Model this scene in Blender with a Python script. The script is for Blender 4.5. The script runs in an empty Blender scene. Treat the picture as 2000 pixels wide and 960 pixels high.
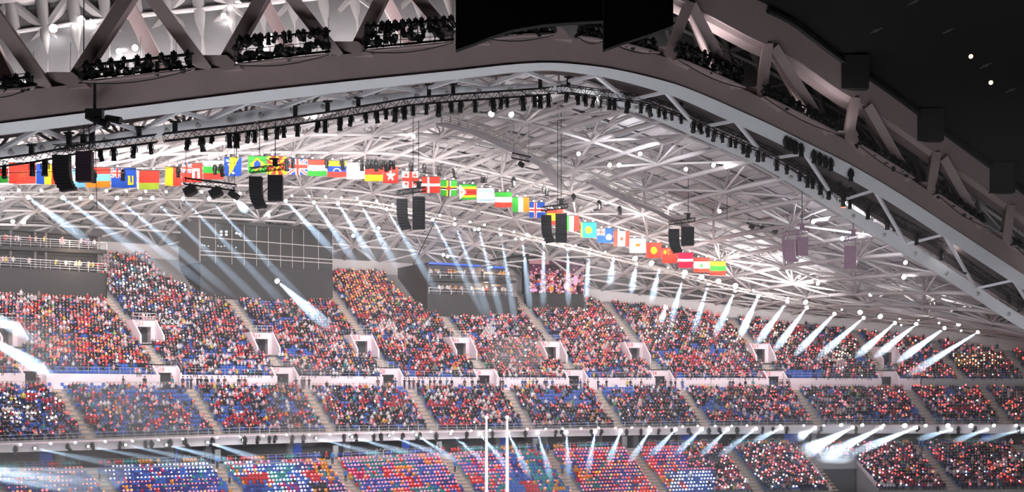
import bpy, bmesh, math, random
import numpy as np
from mathutils import Vector, Matrix

S = bpy.context.scene
COL = S.collection
F = 2747.0            # focal length in pixels of the 2000 x 960 frame
ZC = 22.0             # eye height above the field
HY = 755.0            # picture row of the horizon

# ------------------------------------------------------------------ camera, world, lights, exposure
cam_d = bpy.data.cameras.new('camera'); cam = bpy.data.objects.new('camera', cam_d); COL.objects.link(cam)
cam_d.sensor_width = 36.0; cam_d.lens = 36.0 * F / 2000.0
cam_d.shift_y = (HY - 480.0) / 2000.0
cam_d.clip_end = 2000.0; cam_d.clip_start = 0.5
cam.location = (0, 0, ZC); cam.rotation_euler = (math.pi / 2, 0, 0)
S.camera = cam
S.view_settings.view_transform = 'Standard'; S.view_settings.look = 'None'
S.view_settings.gamma = 1.0; S.view_settings.use_curve_mapping = False
S.view_settings.exposure = 0.0
try:
    S.cycles.use_denoising = True
    S.cycles.max_bounces = 6; S.cycles.diffuse_bounces = 3; S.cycles.glossy_bounces = 2
    S.cycles.transmission_bounces = 3; S.cycles.transparent_max_bounces = 8; S.cycles.volume_bounces = 0
    S.cycles.caustics_reflective = False; S.cycles.caustics_refractive = False
    S.cycles.sample_clamp_indirect = 4.0
except Exception:
    pass
W = bpy.data.worlds.new('night'); S.world = W; W.use_nodes = True
W.node_tree.nodes['Background'].inputs[0].default_value = (0.9, 0.86, 0.9, 1)
W.node_tree.nodes['Background'].inputs[1].default_value = 0.0

def area(name, loc, target, sx, sy, power, color):
    d = bpy.data.lights.new(name, 'AREA'); d.shape = 'RECTANGLE'; d.size = sx; d.size_y = sy
    d.energy = power; d.color = color
    o = bpy.data.objects.new(name, d); COL.objects.link(o); o.location = loc
    o.rotation_euler = (Vector(target) - Vector(loc)).to_track_quat('-Z', 'Y').to_euler()
    return o
WARM = (1.0, 0.93, 0.92); COOL = (0.86, 0.92, 1.0)
# stage glow from the lit field in front of the stand (shines up into the roof)
for i, (x, y) in enumerate([(-46, 84), (-18, 98), (14, 112), (48, 128), (84, 146)]):
    area('stage_glow', (x, y, 2.0), (x - 3, y + 40, 60), 22, 12, (8600, 8600, 8400, 8000, 6400)[i], (0.97, 0.97, 1.0))
# uplights on the roof catwalk
for i, (x, y, z) in enumerate([(-52, 165, 45), (-24, 180, 44), (4, 200, 43), (34, 222, 40), (66, 232, 36)]):
    area('catwalk_uplight', (x, y, z), (x, y - 6, 90), 12, 4, (450, 450, 450, 500, 500)[i], (1.0, 0.94, 0.93))
# unseen fill lights added to brighten the back of the roof lattice
for i, (u_, v_) in enumerate([(-62, 156), (-40, 166), (-14, 184), (14, 204), (44, 224), (76, 234)]):
    area('lattice_fill', (u_, v_, 42 - i), (u_ - 14, v_ + 30, 46 - 2 * i), 12, 3, (8600, 8600, 8600, 8000, 5400, 3400)[i], (1.0, 0.94, 0.92))
# unseen fill lights added behind the arch chord to brighten the upper shell
for i, (x, y, z) in enumerate([(-44, 134, 51), (-33, 139, 53), (-21, 144, 56), (-9, 150, 59), (20, 165, 60), (37, 175, 55)]):
    area('shell_fill', (x, y, z), (x - 2, y + 12, z + 22), 9, 2, (6000, 6000, 6000, 6000, 1300, 500)[i], (1.0, 0.94, 0.94))
# unseen fill lights added above the field for the stand front, kept off the roof by its narrow spread
for i, (x, y) in enumerate([(-40, 70), (-18, 80), (6, 90), (34, 104), (66, 120)]):
    fo = area('front_fill', (x, y, 26), (x * 1.5 - 8, y + 110, 22), 8, 4, (1600, 1600, 1500, 1400, 1200)[i], (0.95, 0.95, 1.0)); fo.data.spread = math.radians(36)
# floodlights on the roof edge, aimed back at the seats
for i, (x, y, z) in enumerate([(-54, 142, 41), (-20, 160, 48), (14, 174, 50), (46, 190, 46), (80, 206, 38)]):
    area('stand_flood', (x, y, z), (x * 1.2 - 6, y + 60, 18), 9, 3, (2700, 2700, 2600, 2300, 1700)[i], (0.95, 0.95, 1.0))
# a front-of-house floodlight on the two flagpoles
sd = bpy.data.lights.new('pole_flood', 'SPOT'); sd.energy = 480000; sd.spot_size = math.radians(24); sd.shadow_soft_size = 0.5
so = bpy.data.objects.new('pole_flood', sd); COL.objects.link(so); so.location = (10, -6, 44)
so.rotation_euler = (Vector((-0.8, 74, 16)) - Vector(so.location)).to_track_quat('-Z', 'Y').to_euler()

# ------------------------------------------------------------------ materials
def mat(name, col, rough=0.6, metal=0.0, noise=0.0, nscale=3.0, emit=None, estr=0.0, attr=None, objcol=False, trans=0.0):
    m = bpy.data.materials.new(name); m.use_nodes = True
    nt = m.node_tree; b = nt.nodes['Principled BSDF']
    b.inputs['Base Color'].default_value = (*col, 1); b.inputs['Roughness'].default_value = rough
    b.inputs['Metallic'].default_value = metal
    src = None
    if attr:
        a = nt.nodes.new('ShaderNodeVertexColor'); a.layer_name = attr; src = a.outputs['Color']
    elif objcol:
        a = nt.nodes.new('ShaderNodeObjectInfo'); src = a.outputs['Color']
    if noise > 0:
        tc = nt.nodes.new('ShaderNodeTexCoord'); nz = nt.nodes.new('ShaderNodeTexNoise')
        nz.inputs['Scale'].default_value = nscale; nz.inputs['Detail'].default_value = 3.0
        nt.links.new(tc.outputs['Object'], nz.inputs['Vector'])
        mr = nt.nodes.new('ShaderNodeMapRange'); mr.inputs[3].default_value = 1.0 - noise; mr.inputs[4].default_value = 1.0 + noise
        nt.links.new(nz.outputs[0], mr.inputs[0])
        mx = nt.nodes.new('ShaderNodeMix'); mx.data_type = 'RGBA'; mx.blend_type = 'MULTIPLY'; mx.inputs[0].default_value = 1.0
        if src: nt.links.new(src, mx.inputs[6])
        else: mx.inputs[6].default_value = (*col, 1)
        nt.links.new(mr.outputs[0], mx.inputs[7]); src = mx.outputs[2]
    if src: nt.links.new(src, b.inputs['Base Color'])
    if emit:
        b.inputs['Emission Color'].default_value = (*emit, 1); b.inputs['Emission Strength'].default_value = estr
        m.cycles.emission_sampling = 'NONE'
    return m
def emis(name, col, s):
    m = bpy.data.materials.new(name); m.use_nodes = True; nt = m.node_tree; nt.nodes.clear()
    e = nt.nodes.new('ShaderNodeEmission'); o = nt.nodes.new('ShaderNodeOutputMaterial')
    e.inputs[0].default_value = (*col, 1); e.inputs[1].default_value = s
    nt.links.new(e.outputs[0], o.inputs[0]); m.cycles.emission_sampling = 'NONE'
    return m
def emis_attr(name, s):
    m = emis(name, (1, 1, 1), s); nt = m.node_tree
    a = nt.nodes.new('ShaderNodeVertexColor'); a.layer_name = 'Col'
    nt.links.new(a.outputs['Color'], nt.nodes['Emission'].inputs[0]); return m
def haze(name, col, dens, g=0.5):
    m = bpy.data.materials.new(name); m.use_nodes = True; nt = m.node_tree; nt.nodes.clear()
    e = nt.nodes.new('ShaderNodeVolumeScatter'); o = nt.nodes.new('ShaderNodeOutputMaterial')
    e.inputs['Color'].default_value = (*col, 1); e.inputs['Density'].default_value = dens; e.inputs['Anisotropy'].default_value = g
    nt.links.new(e.outputs[0], o.inputs['Volume'])
    try: m.cycles.homogeneous_volume = True
    except Exception: pass
    return m

M = {}
M['white_steel'] = mat('white_steel', (0.58, 0.545, 0.55), 0.5, noise=0.06, nscale=0.4)
M['pale_steel'] = mat('pale_steel', (0.82, 0.83, 0.87), 0.5, noise=0.06, nscale=0.4)
M['taupe_shade_steel'] = mat('taupe_shade_steel', (0.38, 0.295, 0.295), 0.55, noise=0.10, nscale=0.5)  # white arch steel, its dim warm light put into the colour
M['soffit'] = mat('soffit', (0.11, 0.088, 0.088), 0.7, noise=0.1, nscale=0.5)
M['deck_grey'] = mat('deck_grey', (0.74, 0.72, 0.73), 0.5, noise=0.12, nscale=0.25)
M['deck_pale'] = mat('deck_pale', (0.86, 0.84, 0.85), 0.4, noise=0.10, nscale=0.25)
M['deck_dark'] = mat('deck_dark', (0.40, 0.40, 0.42), 0.35, noise=0.10, nscale=0.25)
M['black'] = mat('black', (0.012, 0.012, 0.013), 0.6)
M['drape'] = mat('drape', (0.004, 0.004, 0.005), 0.95)
M['black_metal'] = mat('black_metal', (0.018, 0.018, 0.020), 0.45, 0.3, noise=0.2, nscale=4)
M['dark_box'] = mat('dark_box', (0.034, 0.034, 0.037), 0.7, noise=0.12, nscale=0.6)
M['dark_side'] = mat('dark_side', (0.13, 0.125, 0.125), 0.7, noise=0.12, nscale=0.6)
M['glass_dark'] = mat('glass_dark', (0.010, 0.010, 0.012), 0.5)
M['mullion'] = mat('mullion', (0.42, 0.39, 0.37), 0.45, 0.2)
M['concrete'] = mat('concrete', (0.30, 0.29, 0.29), 0.85, noise=0.12, nscale=0.8)
M['stair'] = mat('stair', (0.55, 0.41, 0.33), 0.85, noise=0.12, nscale=1.2)
M['pink_wall'] = mat('pink_wall', (0.80, 0.66, 0.71), 0.7, noise=0.05, nscale=0.5)
M['fascia'] = mat('fascia', (0.74, 0.72, 0.76), 0.6, noise=0.05, nscale=0.4)
M['grey_wall'] = mat('grey_wall', (0.34, 0.33, 0.34), 0.8, noise=0.1, nscale=0.5)
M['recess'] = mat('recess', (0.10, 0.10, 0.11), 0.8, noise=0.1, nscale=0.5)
M['rail'] = mat('rail', (0.55, 0.54, 0.55), 0.35, 0.6)
M['seat_blue'] = mat('seat_blue', (0.05, 0.11, 0.38), 0.5)
M['seat_obj'] = mat('seat_obj', (0.1, 0.2, 0.6), 0.45, objcol=True)
M['col'] = mat('col', (0.5, 0.5, 0.5), 0.75, attr='Col')
M['cloth_col'] = mat('cloth_col', (0.5, 0.5, 0.5), 0.8, attr='Col')
M['coat'] = mat('coat', (0.1, 0.1, 0.1), 0.85, objcol=True)
M['trousers'] = mat('trousers', (0.03, 0.03, 0.045), 0.85)
M['skin'] = mat('skin', (0.72, 0.48, 0.40), 0.6)
M['hair'] = mat('hair', (0.035, 0.025, 0.02), 0.7)
M['blue_banner'] = mat('blue_banner', (0.06, 0.16, 0.80), 0.6)
M['sign_red'] = mat('sign_red', (0.80, 0.10, 0.12), 0.6)
M['white_pole'] = mat('white_pole', (0.86, 0.86, 0.88), 0.4)
M['speaker'] = mat('speaker', (0.010, 0.010, 0.013), 0.6, noise=0.15, nscale=3)
M['speaker_purple_light'] = mat('speaker_purple_light', (0.36, 0.23, 0.31), 0.6, noise=0.12, nscale=3)  # purple stage light put into the cabinet colour
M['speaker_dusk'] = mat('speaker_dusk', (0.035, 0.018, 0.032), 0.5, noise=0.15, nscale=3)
M['wood'] = mat('wood', (0.45, 0.30, 0.17), 0.7)
M['flagcloth'] = None
M['lens'] = emis('lens', (0.97, 0.98, 1.0), 14.0)
M['lens_warm'] = emis('lens_warm', (1.0, 0.90, 0.86), 9.0)
M['lens_amber'] = emis('lens_amber', (1.0, 0.66, 0.34), 4.0)
M['lens_red'] = emis('lens_red', (1.0, 0.25, 0.16), 4.0)
M['light_red'] = emis('light_red', (1.0, 0.075, 0.06), 2.4)
M['light_orange'] = emis('light_orange', (1.0, 0.22, 0.06), 2.8)
M['light_pink'] = emis('light_pink', (1.0, 0.20, 0.22), 2.8)
M['light_white'] = emis('light_white', (1.0, 0.93, 0.95), 3.0)
M['light_col'] = emis_attr('light_col', 2.7)
M['green_led'] = emis('green_led', (0.1, 1.0, 0.2), 3.0)
M['screen'] = emis_attr('screen_picture', 1.0)
M['glazing_glint'] = emis('glazing_glint', (1.0, 0.97, 0.97), 3.0)
M['beam'] = haze('beam_haze', (0.74, 0.87, 1.0), 0.012, 0.35)
M['beam_strong'] = haze('beam_haze_thick', (0.84, 0.91, 1.0), 0.03, 0.35)
M['air'] = haze('hall_haze', (0.95, 0.94, 0.97), 0.0011, 0.1)
M['smoke'] = haze('smoke', (0.95, 0.94, 0.98), 0.055, 0.2)

# flag cloth: diffuse plus translucent, colours printed per patch
def flag_mat():
    m = bpy.data.materials.new('flag_cloth'); m.use_nodes = True; nt = m.node_tree; nt.nodes.clear()
    a = nt.nodes.new('ShaderNodeVertexColor'); a.layer_name = 'Col'
    d = nt.nodes.new('ShaderNodeBsdfDiffuse'); t = nt.nodes.new('ShaderNodeBsdfTranslucent'); mx = nt.nodes.new('ShaderNodeMixShader')
    mx.inputs[0].default_value = 0.35; o = nt.nodes.new('ShaderNodeOutputMaterial')
    for n in (d, t): nt.links.new(a.outputs['Color'], n.inputs['Color'])
    nt.links.new(d.outputs[0], mx.inputs[1]); nt.links.new(t.outputs[0], mx.inputs[2]); nt.links.new(mx.outputs[0], o.inputs[0])
    return m
M['flagcloth'] = flag_mat()

# ------------------------------------------------------------------ helpers
class MB:
    """collects geometry for one mesh"""
    def __init__(s): s.v = []; s.f = []; s.m = []
    def face(s, pts, m=0):
        n = len(s.v); s.v += [tuple(p) for p in pts]; s.f.append(tuple(range(n, n + len(pts)))); s.m.append(m)
    def obox(s, c, ax, ay, az, m=0):
        c = np.array(c, float); ax = np.array(ax, float); ay = np.array(ay, float); az = np.array(az, float)
        n = len(s.v)
        for k in (-1, 1):
            for j in (-1, 1):
                for i in (-1, 1): s.v.append(tuple(c + i * ax + j * ay + k * az))
        for q in ((0, 2, 3, 1), (4, 5, 7, 6), (0, 1, 5, 4), (2, 6, 7, 3), (0, 4, 6, 2), (1, 3, 7, 5)):
            s.f.append(tuple(n + a for a in q)); s.m.append(m)
    def box(s, c, sx, sy, sz, m=0): s.obox(c, (sx / 2, 0, 0), (0, sy / 2, 0), (0, 0, sz / 2), m)
    def beam(s, a, b, w, h, m=0, up=(0, 0, 1)):
        a = np.array(a, float); b = np.array(b, float); d = b - a; L = np.linalg.norm(d)
        if L < 1e-6: return
        d = d / L; u = np.array(up, float); x = np.cross(d, u)
        if np.linalg.norm(x) < 1e-3: x = np.cross(d, (0, 1.0, 0))
        x /= np.linalg.norm(x); u = np.cross(x, d)
        s.obox((a + b) / 2, d * L / 2, x * w / 2, u * h / 2, m)
    def path(s, pts, r, n=6, m=0, caps=True):
        pts = [np.array(p, float) for p in pts]; base = len(s.v); K = len(pts)
        rs = r if isinstance(r, (list, tuple, np.ndarray)) else [r] * K
        for k in range(K):
            d = pts[min(k + 1, K - 1)] - pts[max(k - 1, 0)]; L = np.linalg.norm(d); d = d / (L if L > 0 else 1)
            x = np.cross(d, (0, 0, 1.0))
            if np.linalg.norm(x) < 1e-3: x = np.cross(d, (0, 1.0, 0))
            x /= np.linalg.norm(x); y = np.cross(x, d)
            for i in range(n):
                a = 2 * math.pi * (i + 0.5) / n
                s.v.append(tuple(pts[k] + rs[k] * (math.cos(a) * x + math.sin(a) * y)))
        for k in range(K - 1):
            for i in range(n):
                j = (i + 1) % n
                s.f.append((base + k * n + i, base + k * n + j, base + (k + 1) * n + j, base + (k + 1) * n + i)); s.m.append(m)
        if caps:
            s.f.append(tuple(base + i for i in range(n))[::-1]); s.m.append(m)
            s.f.append(tuple(base + (K - 1) * n + i for i in range(n))); s.m.append(m)
    def loft(s, rings, m=0, caps=True, closed=True):
        base = len(s.v); n = len(rings[0])
        for r in rings: s.v += [tuple(p) for p in r]
        for k in range(len(rings) - 1):
            for i in range(n if closed else n - 1):
                j = (i + 1) % n
                s.f.append((base + k * n + i, base + k * n + j, base + (k + 1) * n + j, base + (k + 1) * n + i)); s.m.append(m)
        if caps:
            s.f.append(tuple(base + i for i in range(n))[::-1]); s.m.append(m)
            s.f.append(tuple(base + (len(rings) - 1) * n + i for i in range(n))); s.m.append(m)
    def ball(s, c, r, m=0, nu=8, nv=5):
        rings = []
        for k in range(1, nv):
            t = math.pi * k / nv
            rings.append([(c[0] + r * math.sin(t) * math.cos(2 * math.pi * i / nu), c[1] + r * math.sin(t) * math.sin(2 * math.pi * i / nu), c[2] - r * math.cos(t)) for i in range(nu)])
        s.loft(rings, m)
    def mesh(s, name, mats, origin=(0, 0, 0), smooth=False):
        me = bpy.data.meshes.new(name); o = np.array(origin, float)
        v = (np.array(s.v, float).reshape(-1, 3) - o)
        me.from_pydata(v.tolist(), [], s.f)
        for q in mats: me.materials.append(M[q])
        if len(mats) > 1: me.polygons.foreach_set('material_index', s.m)
        if smooth: me.polygons.foreach_set('use_smooth', [True] * len(s.f))
        me.update(); return me

def link(name, data, parent=None, loc=None):
    o = bpy.data.objects.new(name, data); COL.objects.link(o)
    if parent is not None: o.parent = parent
    if loc is not None: o.location = loc
    return o
def tag(o, label=None, cat=None, group=None, kind=None):
    if label: o['label'] = label
    if cat: o['category'] = cat
    if group: o['group'] = group
    if kind: o['kind'] = kind
    return o
def thing(name, label, cat, loc, group=None, kind=None):
    return tag(link(name, None, None, loc), label, cat, group, kind)
def part(name, mb, mats, parent=None, smooth=False, kind=None, label=None):
    """mb holds world coordinates; the child is stored relative to its (unrotated) parents"""
    org = np.zeros(3); p = parent
    while p is not None: org = org + np.array(p.location); p = p.parent
    o = link(name, mb.mesh(name, mats if isinstance(mats, (list, tuple)) else [mats], org, smooth), parent)
    return tag(o, label, kind=kind)
def struct(name, mb, mats, label=None, smooth=False):
    o = part(name, mb, mats, None, smooth); return tag(o, label, kind='structure')
def group_root(name, label, kind='structure', loc=(0, 0, 0)):
    o = link(name, None, None, loc); return tag(o, label, kind=kind)
ONES = ['zeroth', 'first', 'second', 'third', 'fourth', 'fifth', 'sixth', 'seventh', 'eighth', 'ninth', 'tenth', 'eleventh', 'twelfth', 'thirteenth', 'fourteenth', 'fifteenth', 'sixteenth', 'seventeenth', 'eighteenth', 'nineteenth']
TENS = {20: 'twent', 30: 'thirt', 40: 'fort', 50: 'fift', 60: 'sixt', 70: 'sevent', 80: 'eight', 90: 'ninet'}
def nth(n):
    if n < 20: return ONES[n]
    if n >= 100: return 'hundred-and-' + nth(n - 100) if n > 100 else 'hundredth'
    t = TENS[n // 10 * 10]
    return t + 'ieth' if n % 10 == 0 else t + 'y-' + ONES[n % 10]

def U(px, y, D): return np.array([(px - 1000.0) / F * D, D, ZC + (HY - y) / F * D])
def proj(p):
    p = np.asarray(p, float)
    return 1000 + F * p[..., 0] / p[..., 1], HY - F * (p[..., 2] - ZC) / p[..., 1]
def table(d, sig=30.0):
    xs = sorted(d); ys = [d[x] for x in xs]
    g = np.arange(-1200.0, 3200.0, 5.0)
    lo = (ys[1] - ys[0]) / (xs[1] - xs[0]); hi = (ys[-1] - ys[-2]) / (xs[-1] - xs[-2])
    v = np.interp(g, xs, ys); v = np.where(g < xs[0], ys[0] + lo * (g - xs[0]), v); v = np.where(g > xs[-1], ys[-1] + hi * (g - xs[-1]), v)
    if sig > 0:
        k = np.exp(-0.5 * (np.arange(-100, 101) * 5.0 / sig) ** 2); k /= k.sum()
        v = np.convolve(np.pad(v, 100, mode='edge'), k, 'valid')
    return lambda x: np.interp(x, g, v)
rnd = random.Random(7)
rng = np.random.default_rng(11)

# ------------------------------------------------------------------ plan of the bowl
D_wall = table({-900: 130, 0: 175, 500: 200, 1000: 220, 1500: 236, 2000: 244, 2600: 248}, 160)
UG = np.arange(-900.0, 2500.0, 2.0)
PG = np.stack([(UG - 1000) / F * D_wall(UG), D_wall(UG)], 1)
TG = np.gradient(PG, axis=0); TG /= np.linalg.norm(TG, axis=1)[:, None]
k_ = np.ones(61) / 61
TG = np.stack([np.convolve(np.pad(TG[:, i], 30, mode='edge'), k_, 'valid') for i in (0, 1)], 1); TG /= np.linalg.norm(TG, axis=1)[:, None]
NG = np.stack([-TG[:, 1], TG[:, 0]], 1)
SG = np.concatenate([[0], np.cumsum(np.linalg.norm(np.diff(PG, axis=0), axis=1))])
def pu(u, r=0.0):
    u = np.asarray(u, float)
    x = np.interp(u, UG, PG[:, 0]) + np.interp(u, UG, NG[:, 0]) * r
    y = np.interp(u, UG, PG[:, 1]) + np.interp(u, UG, NG[:, 1]) * r
    return x, y
def nrm(u): return np.array([np.interp(u, UG, NG[:, 0]), np.interp(u, UG, NG[:, 1]), 0.0])
def tan(u): return np.array([np.interp(u, UG, TG[:, 0]), np.interp(u, UG, TG[:, 1]), 0.0])
def p3(u, r, z): x, y = pu(u, r); return np.array([float(x), float(y), float(z)])
def su(u): return np.interp(u, UG, SG)
def us(s): return np.interp(s, SG, UG)
def zy(u, r, ytab):
    """height at (u, r) that shows on picture row ytab(px)"""
    x, y = pu(u, r); px = 1000 + F * x / y
    return ZC + (HY - ytab(px)) / F * y
Y_wt = table({-300: 726, 0: 728, 500: 733, 1000: 737, 1500: 738, 2000: 739}, 80)
Y_cf = table({-300: 759, 0: 759, 1000: 761, 2000: 761}, 80)
Y_fr = table({-300: 868, 0: 858, 300: 848, 500: 841, 750: 837, 1000: 834, 1500: 825, 2000: 823, 2300: 823}, 80)
Y_fb = table({-300: 894, 0: 883, 250: 876, 500: 866, 750: 860, 1000: 853, 1250: 849, 1500: 846, 2000: 846}, 80)
Y_lt = table({-300: 936, 0: 927, 200: 918, 440: 911, 640: 903, 900: 890, 1100: 883, 1300: 878, 1500: 874, 2000: 873}, 80)
Y_bk = table({-300: 488, 0: 490, 200: 496, 350: 508, 650: 530, 800: 536, 1000: 565, 1160: 588, 1300: 603, 1500: 629, 1700: 650, 1850: 668, 2000: 692, 2200: 700}, 40)
zf_u = lambda u: zy(u, 0.0, Y_wt)          # top of the pink wall = first row of the upper tier
zc_u = lambda u: zy(u, 0.0, Y_cf)          # concourse floor
ROW_R, ROW_H = 0.8, 0.46
RB = np.zeros(len(UG))
for r in np.arange(0.0, 34.0, 0.4):
    x = PG[:, 0] + NG[:, 0] * r; y = PG[:, 1] + NG[:, 1] * r
    z = zf_u(UG) + r * ROW_H / ROW_R
    px = 1000 + F * x / y; py = HY - F * (z - ZC) / y
    RB = np.where(py > Y_bk(px), r, RB)
RB = np.maximum(RB, 5.0)
k_ = np.ones(41) / 41; RB = np.convolve(np.pad(RB, 20, mode='edge'), k_, 'valid')
def rb(u): return np.interp(u, UG, RB)
def z_up(u, r): return zf_u(u) + r * ROW_H / ROW_R
_ug = np.arange(-500.0, 2200.0, 4.0); _rg = np.arange(0.0, 36.0, 0.25)
_UU, _RR = np.meshgrid(_ug, _rg, indexing='ij')
_x, _y = pu(_UU, _RR); _z = z_up(_UU, _RR); _px, _py = 1000 + F * _x / _y, HY - F * (_z - ZC) / _y
def tier_ur(px, y):
    i = np.argmin((_px - px) ** 2 + (_py - y) ** 2); return _UU.flat[i], _RR.flat[i]
# ------------------------------------------------------------------ doorways (vomitories) in the stand
LOW_DOORS = [70, 332, 560, 766, 953, 1128, 1296, 1518, 1738]
UP_DOORS = [tier_ur(a, b) for a, b in ((30, 676), (300, 671), (525, 690), (718, 694), (911, 697), (1087, 702), (1252, 704), (1494, 706), (1742, 712))]
VOMS = [(u, 0.0, float(zc_u(u))) for u in LOW_DOORS] + [(u, round(r / ROW_R) * ROW_R, float(z_up(u, round(r / ROW_R) * ROW_R))) for u, r in UP_DOORS]
VOM_L, VOM_W = 5.4, 1.75
def in_vom(u, r):
    s = su(u)
    hit = np.zeros(np.broadcast(u, r).shape, bool)
    for uv, rv, zv in VOMS:
        L = VOM_L if rv > 0 else 3.0
        hit |= (np.abs(s - su(uv)) < VOM_W + 0.15) & (r > rv - 0.1) & (r < rv + L)
    return hit
AISLE_UP = [su(u) for u in LOW_DOORS] + [float(su(-150)), float(su(1880)), float(su(2010))]
AISLE_MID = [su(u + 22) for u in LOW_DOORS] + [float(su(-130)), float(su(1905)), float(su(2010))]
# lower aisles start where the photo shows them at the top of the lower tier
def u_at(px, r):
    g = np.arange(-500.0, 2300.0, 1.0); x, y = pu(g, r); return float(g[np.argmin(np.abs(1000 + F * x / y - px))])
AISLE_LOW = [su(u_at(p, -14.5)) for p in (-30, 185, 428, 652, 872, 1072, 1236, 1420, 1568, 1800, 1990)]

# ------------------------------------------------------------------ terraces
def terrace(name, u0, u1, rs, zfun, keep, mt, label, du=4.0):
    us_ = np.arange(u0, u1, du); V = []; Fc = []; idx = {}
    mb = MB()
    rows = []
    for k in range(len(rs) - 1):
        ra, rc = rs[k], rs[k + 1]
        z = zfun(us_, k); xa, ya = pu(us_, ra); xc, yc = pu(us_, rc)
        zn = zfun(us_, k + 1)
        b = len(mb.v)
        for X, Y, Z in ((xa, ya, z), (xc, yc, z), (xc, yc, zn)):
            mb.v += list(zip(X.tolist(), Y.tolist(), Z.tolist()))
        n = len(us_); kp = keep(us_, 0.5 * (ra + rc), k)
        for i in range(n - 1):
            if kp[i] and kp[i + 1]:
                mb.f.append((b + i, b + i + 1, b + n + i + 1, b + n + i)); mb.m.append(0)
                mb.f.append((b + n + i, b + n + i + 1, b + 2 * n + i + 1, b + 2 * n + i)); mb.m.append(0)
    return struct(name, mb, [mt], label)
NUP = 44
rs_up = [ROW_R * k for k in range(NUP + 1)]
terrace('floor_upper', -320, 2320, rs_up, lambda u, k: zf_u(u) - 0.35 + ROW_H * k,
        lambda u, r, k: (r < rb(u) + 1.6) & ~in_vom(u, r), 'concrete', 'stepped concrete of the upper seating tier')
NMID = 11
rs_mid = [-2.2 - 0.8 * k for k in range(NMID + 1)]
def z_mid(u, k):
    zc = zc_u(u); zf = zy(u, -2.2 - 0.8 * NMID, Y_fr) - 0.75
    return zc - 0.35 - (zc - 0.35 - zf) * k / NMID
terrace('floor_middle', -320, 2320, rs_mid, z_mid, lambda u, r, k: np.ones(len(u), bool), 'concrete', 'stepped concrete of the middle seating tier', 6)
NLOW = 14
rs_low = [-13.6 - 0.8 * k for k in range(NLOW + 1)]
def z_low(u, k): return zy(u, -13.6, Y_lt) - 0.25 - 0.44 * k
def in_lowvom(u, r):
    s = su(u); return (np.abs(s - su(u_at(1628, -17.5))) < 4.3) & (r < -16.6)
terrace('floor_lower', -320, 2320, rs_low, z_low, lambda u, r, k: ~in_lowvom(u, r), 'concrete', 'stepped concrete of the lower seating tier', 6)

def strip(pts_a, pts_b, mb, m=0):
    b = len(mb.v); n = len(pts_a)
    mb.v += [tuple(p) for p in pts_a] + [tuple(p) for p in pts_b]
    for i in range(n - 1): mb.f.append((b + i, b + i + 1, b + n + i + 1, b + n + i)); mb.m.append(m)
def curve(r, zf, u0=-320, u1=2320, du=10):
    u = np.arange(u0, u1 + 1, du); x, y = pu(u, r); z = zf(u) if callable(zf) else np.full(len(u), zf)
    return np.stack([x, y, z], 1)
def ribbon_box(r0, r1, zlo, zhi, mb, u0=-320, u1=2320, du=10, m=0):
    a = curve(r0, zlo, u0, u1, du); b = curve(r1, zlo, u0, u1, du); c = curve(r1, zhi, u0, u1, du); d = curve(r0, zhi, u0, u1, du)
    n = len(a); base = len(mb.v)
    for q in (a, b, c, d): mb.v += q.tolist()
    for i in range(n - 1):
        for k in range(4):
            l = (k + 1) % 4
            mb.f.append((base + k * n + i, base + k * n + i + 1, base + l * n + i + 1, base + l * n + i)); mb.m.append(m)
    for i in (0, n - 1):
        mb.f.append(tuple(base + k * n + i for k in range(4))); mb.m.append(m)
# concourse floor, fascia, soffit, recess
mb = MB(); ribbon_box(-2.4, 0.2, lambda u: zc_u(u) - 0.35, lambda u: zc_u(u), mb); struct('floor_concourse', mb, ['grey_wall'], 'grey concourse walkway in front of the pink wall')
mb = MB(); ribbon_box(-11.25, -10.85, lambda u: zy(u, -11.1, Y_fb), lambda u: zy(u, -11.1, Y_fr) - 0.55, mb); struct('wall_fascia', mb, ['fascia'], 'pale grey balcony fascia under the middle tier')
mb = MB(); ribbon_box(-11.6, -10.8, lambda u: zy(u, -11.1, Y_fr) - 0.62, lambda u: zy(u, -11.1, Y_fr) - 0.40, mb); struct('trim_fascia', mb, ['pink_wall'], 'pale ledge along the top of the balcony fascia')
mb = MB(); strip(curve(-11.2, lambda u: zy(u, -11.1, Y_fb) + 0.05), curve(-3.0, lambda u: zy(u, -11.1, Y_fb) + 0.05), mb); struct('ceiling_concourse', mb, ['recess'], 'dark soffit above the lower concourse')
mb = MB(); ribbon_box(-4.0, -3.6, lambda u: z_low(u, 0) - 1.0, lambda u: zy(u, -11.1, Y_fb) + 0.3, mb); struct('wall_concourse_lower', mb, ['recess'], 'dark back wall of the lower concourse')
mb = MB(); ribbon_box(-13.7, -3.6, lambda u: z_low(u, 0) - 0.35, lambda u: z_low(u, 0) + 0.10, mb); struct('floor_concourse_lower', mb, ['grey_wall'], 'grey floor of the lower concourse')
mb = MB(); ribbon_box(-13.9, -13.6, lambda u: z_low(u, 0) - 0.3, lambda u: z_low(u, 0) + 0.60, mb); struct('trim_lower', mb, ['grey_wall'], 'grey kerb wall above the lower seats')
# walls closing the stand off behind and below
mb = MB(); ribbon_box(-25.2, -24.8, 0.0, lambda u: z_low(u, NLOW) , mb, du=20); struct('wall_front', mb, ['grey_wall'], 'grey front wall of the lower tier')
mb = MB(); mb.box((0, 130, -0.15), 620, 420, 0.3); struct('floor', mb, ['concrete'], 'flat field floor of the stadium')
mb = MB(); ribbon_box(-13.55, -12.5, lambda u: z_low(u, 0) - 0.1, lambda u: z_low(u, 0) + 0.62, mb); struct('floor_plinth', mb, ['grey_wall'], 'raised ledge for chairs behind the lower railing')
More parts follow.
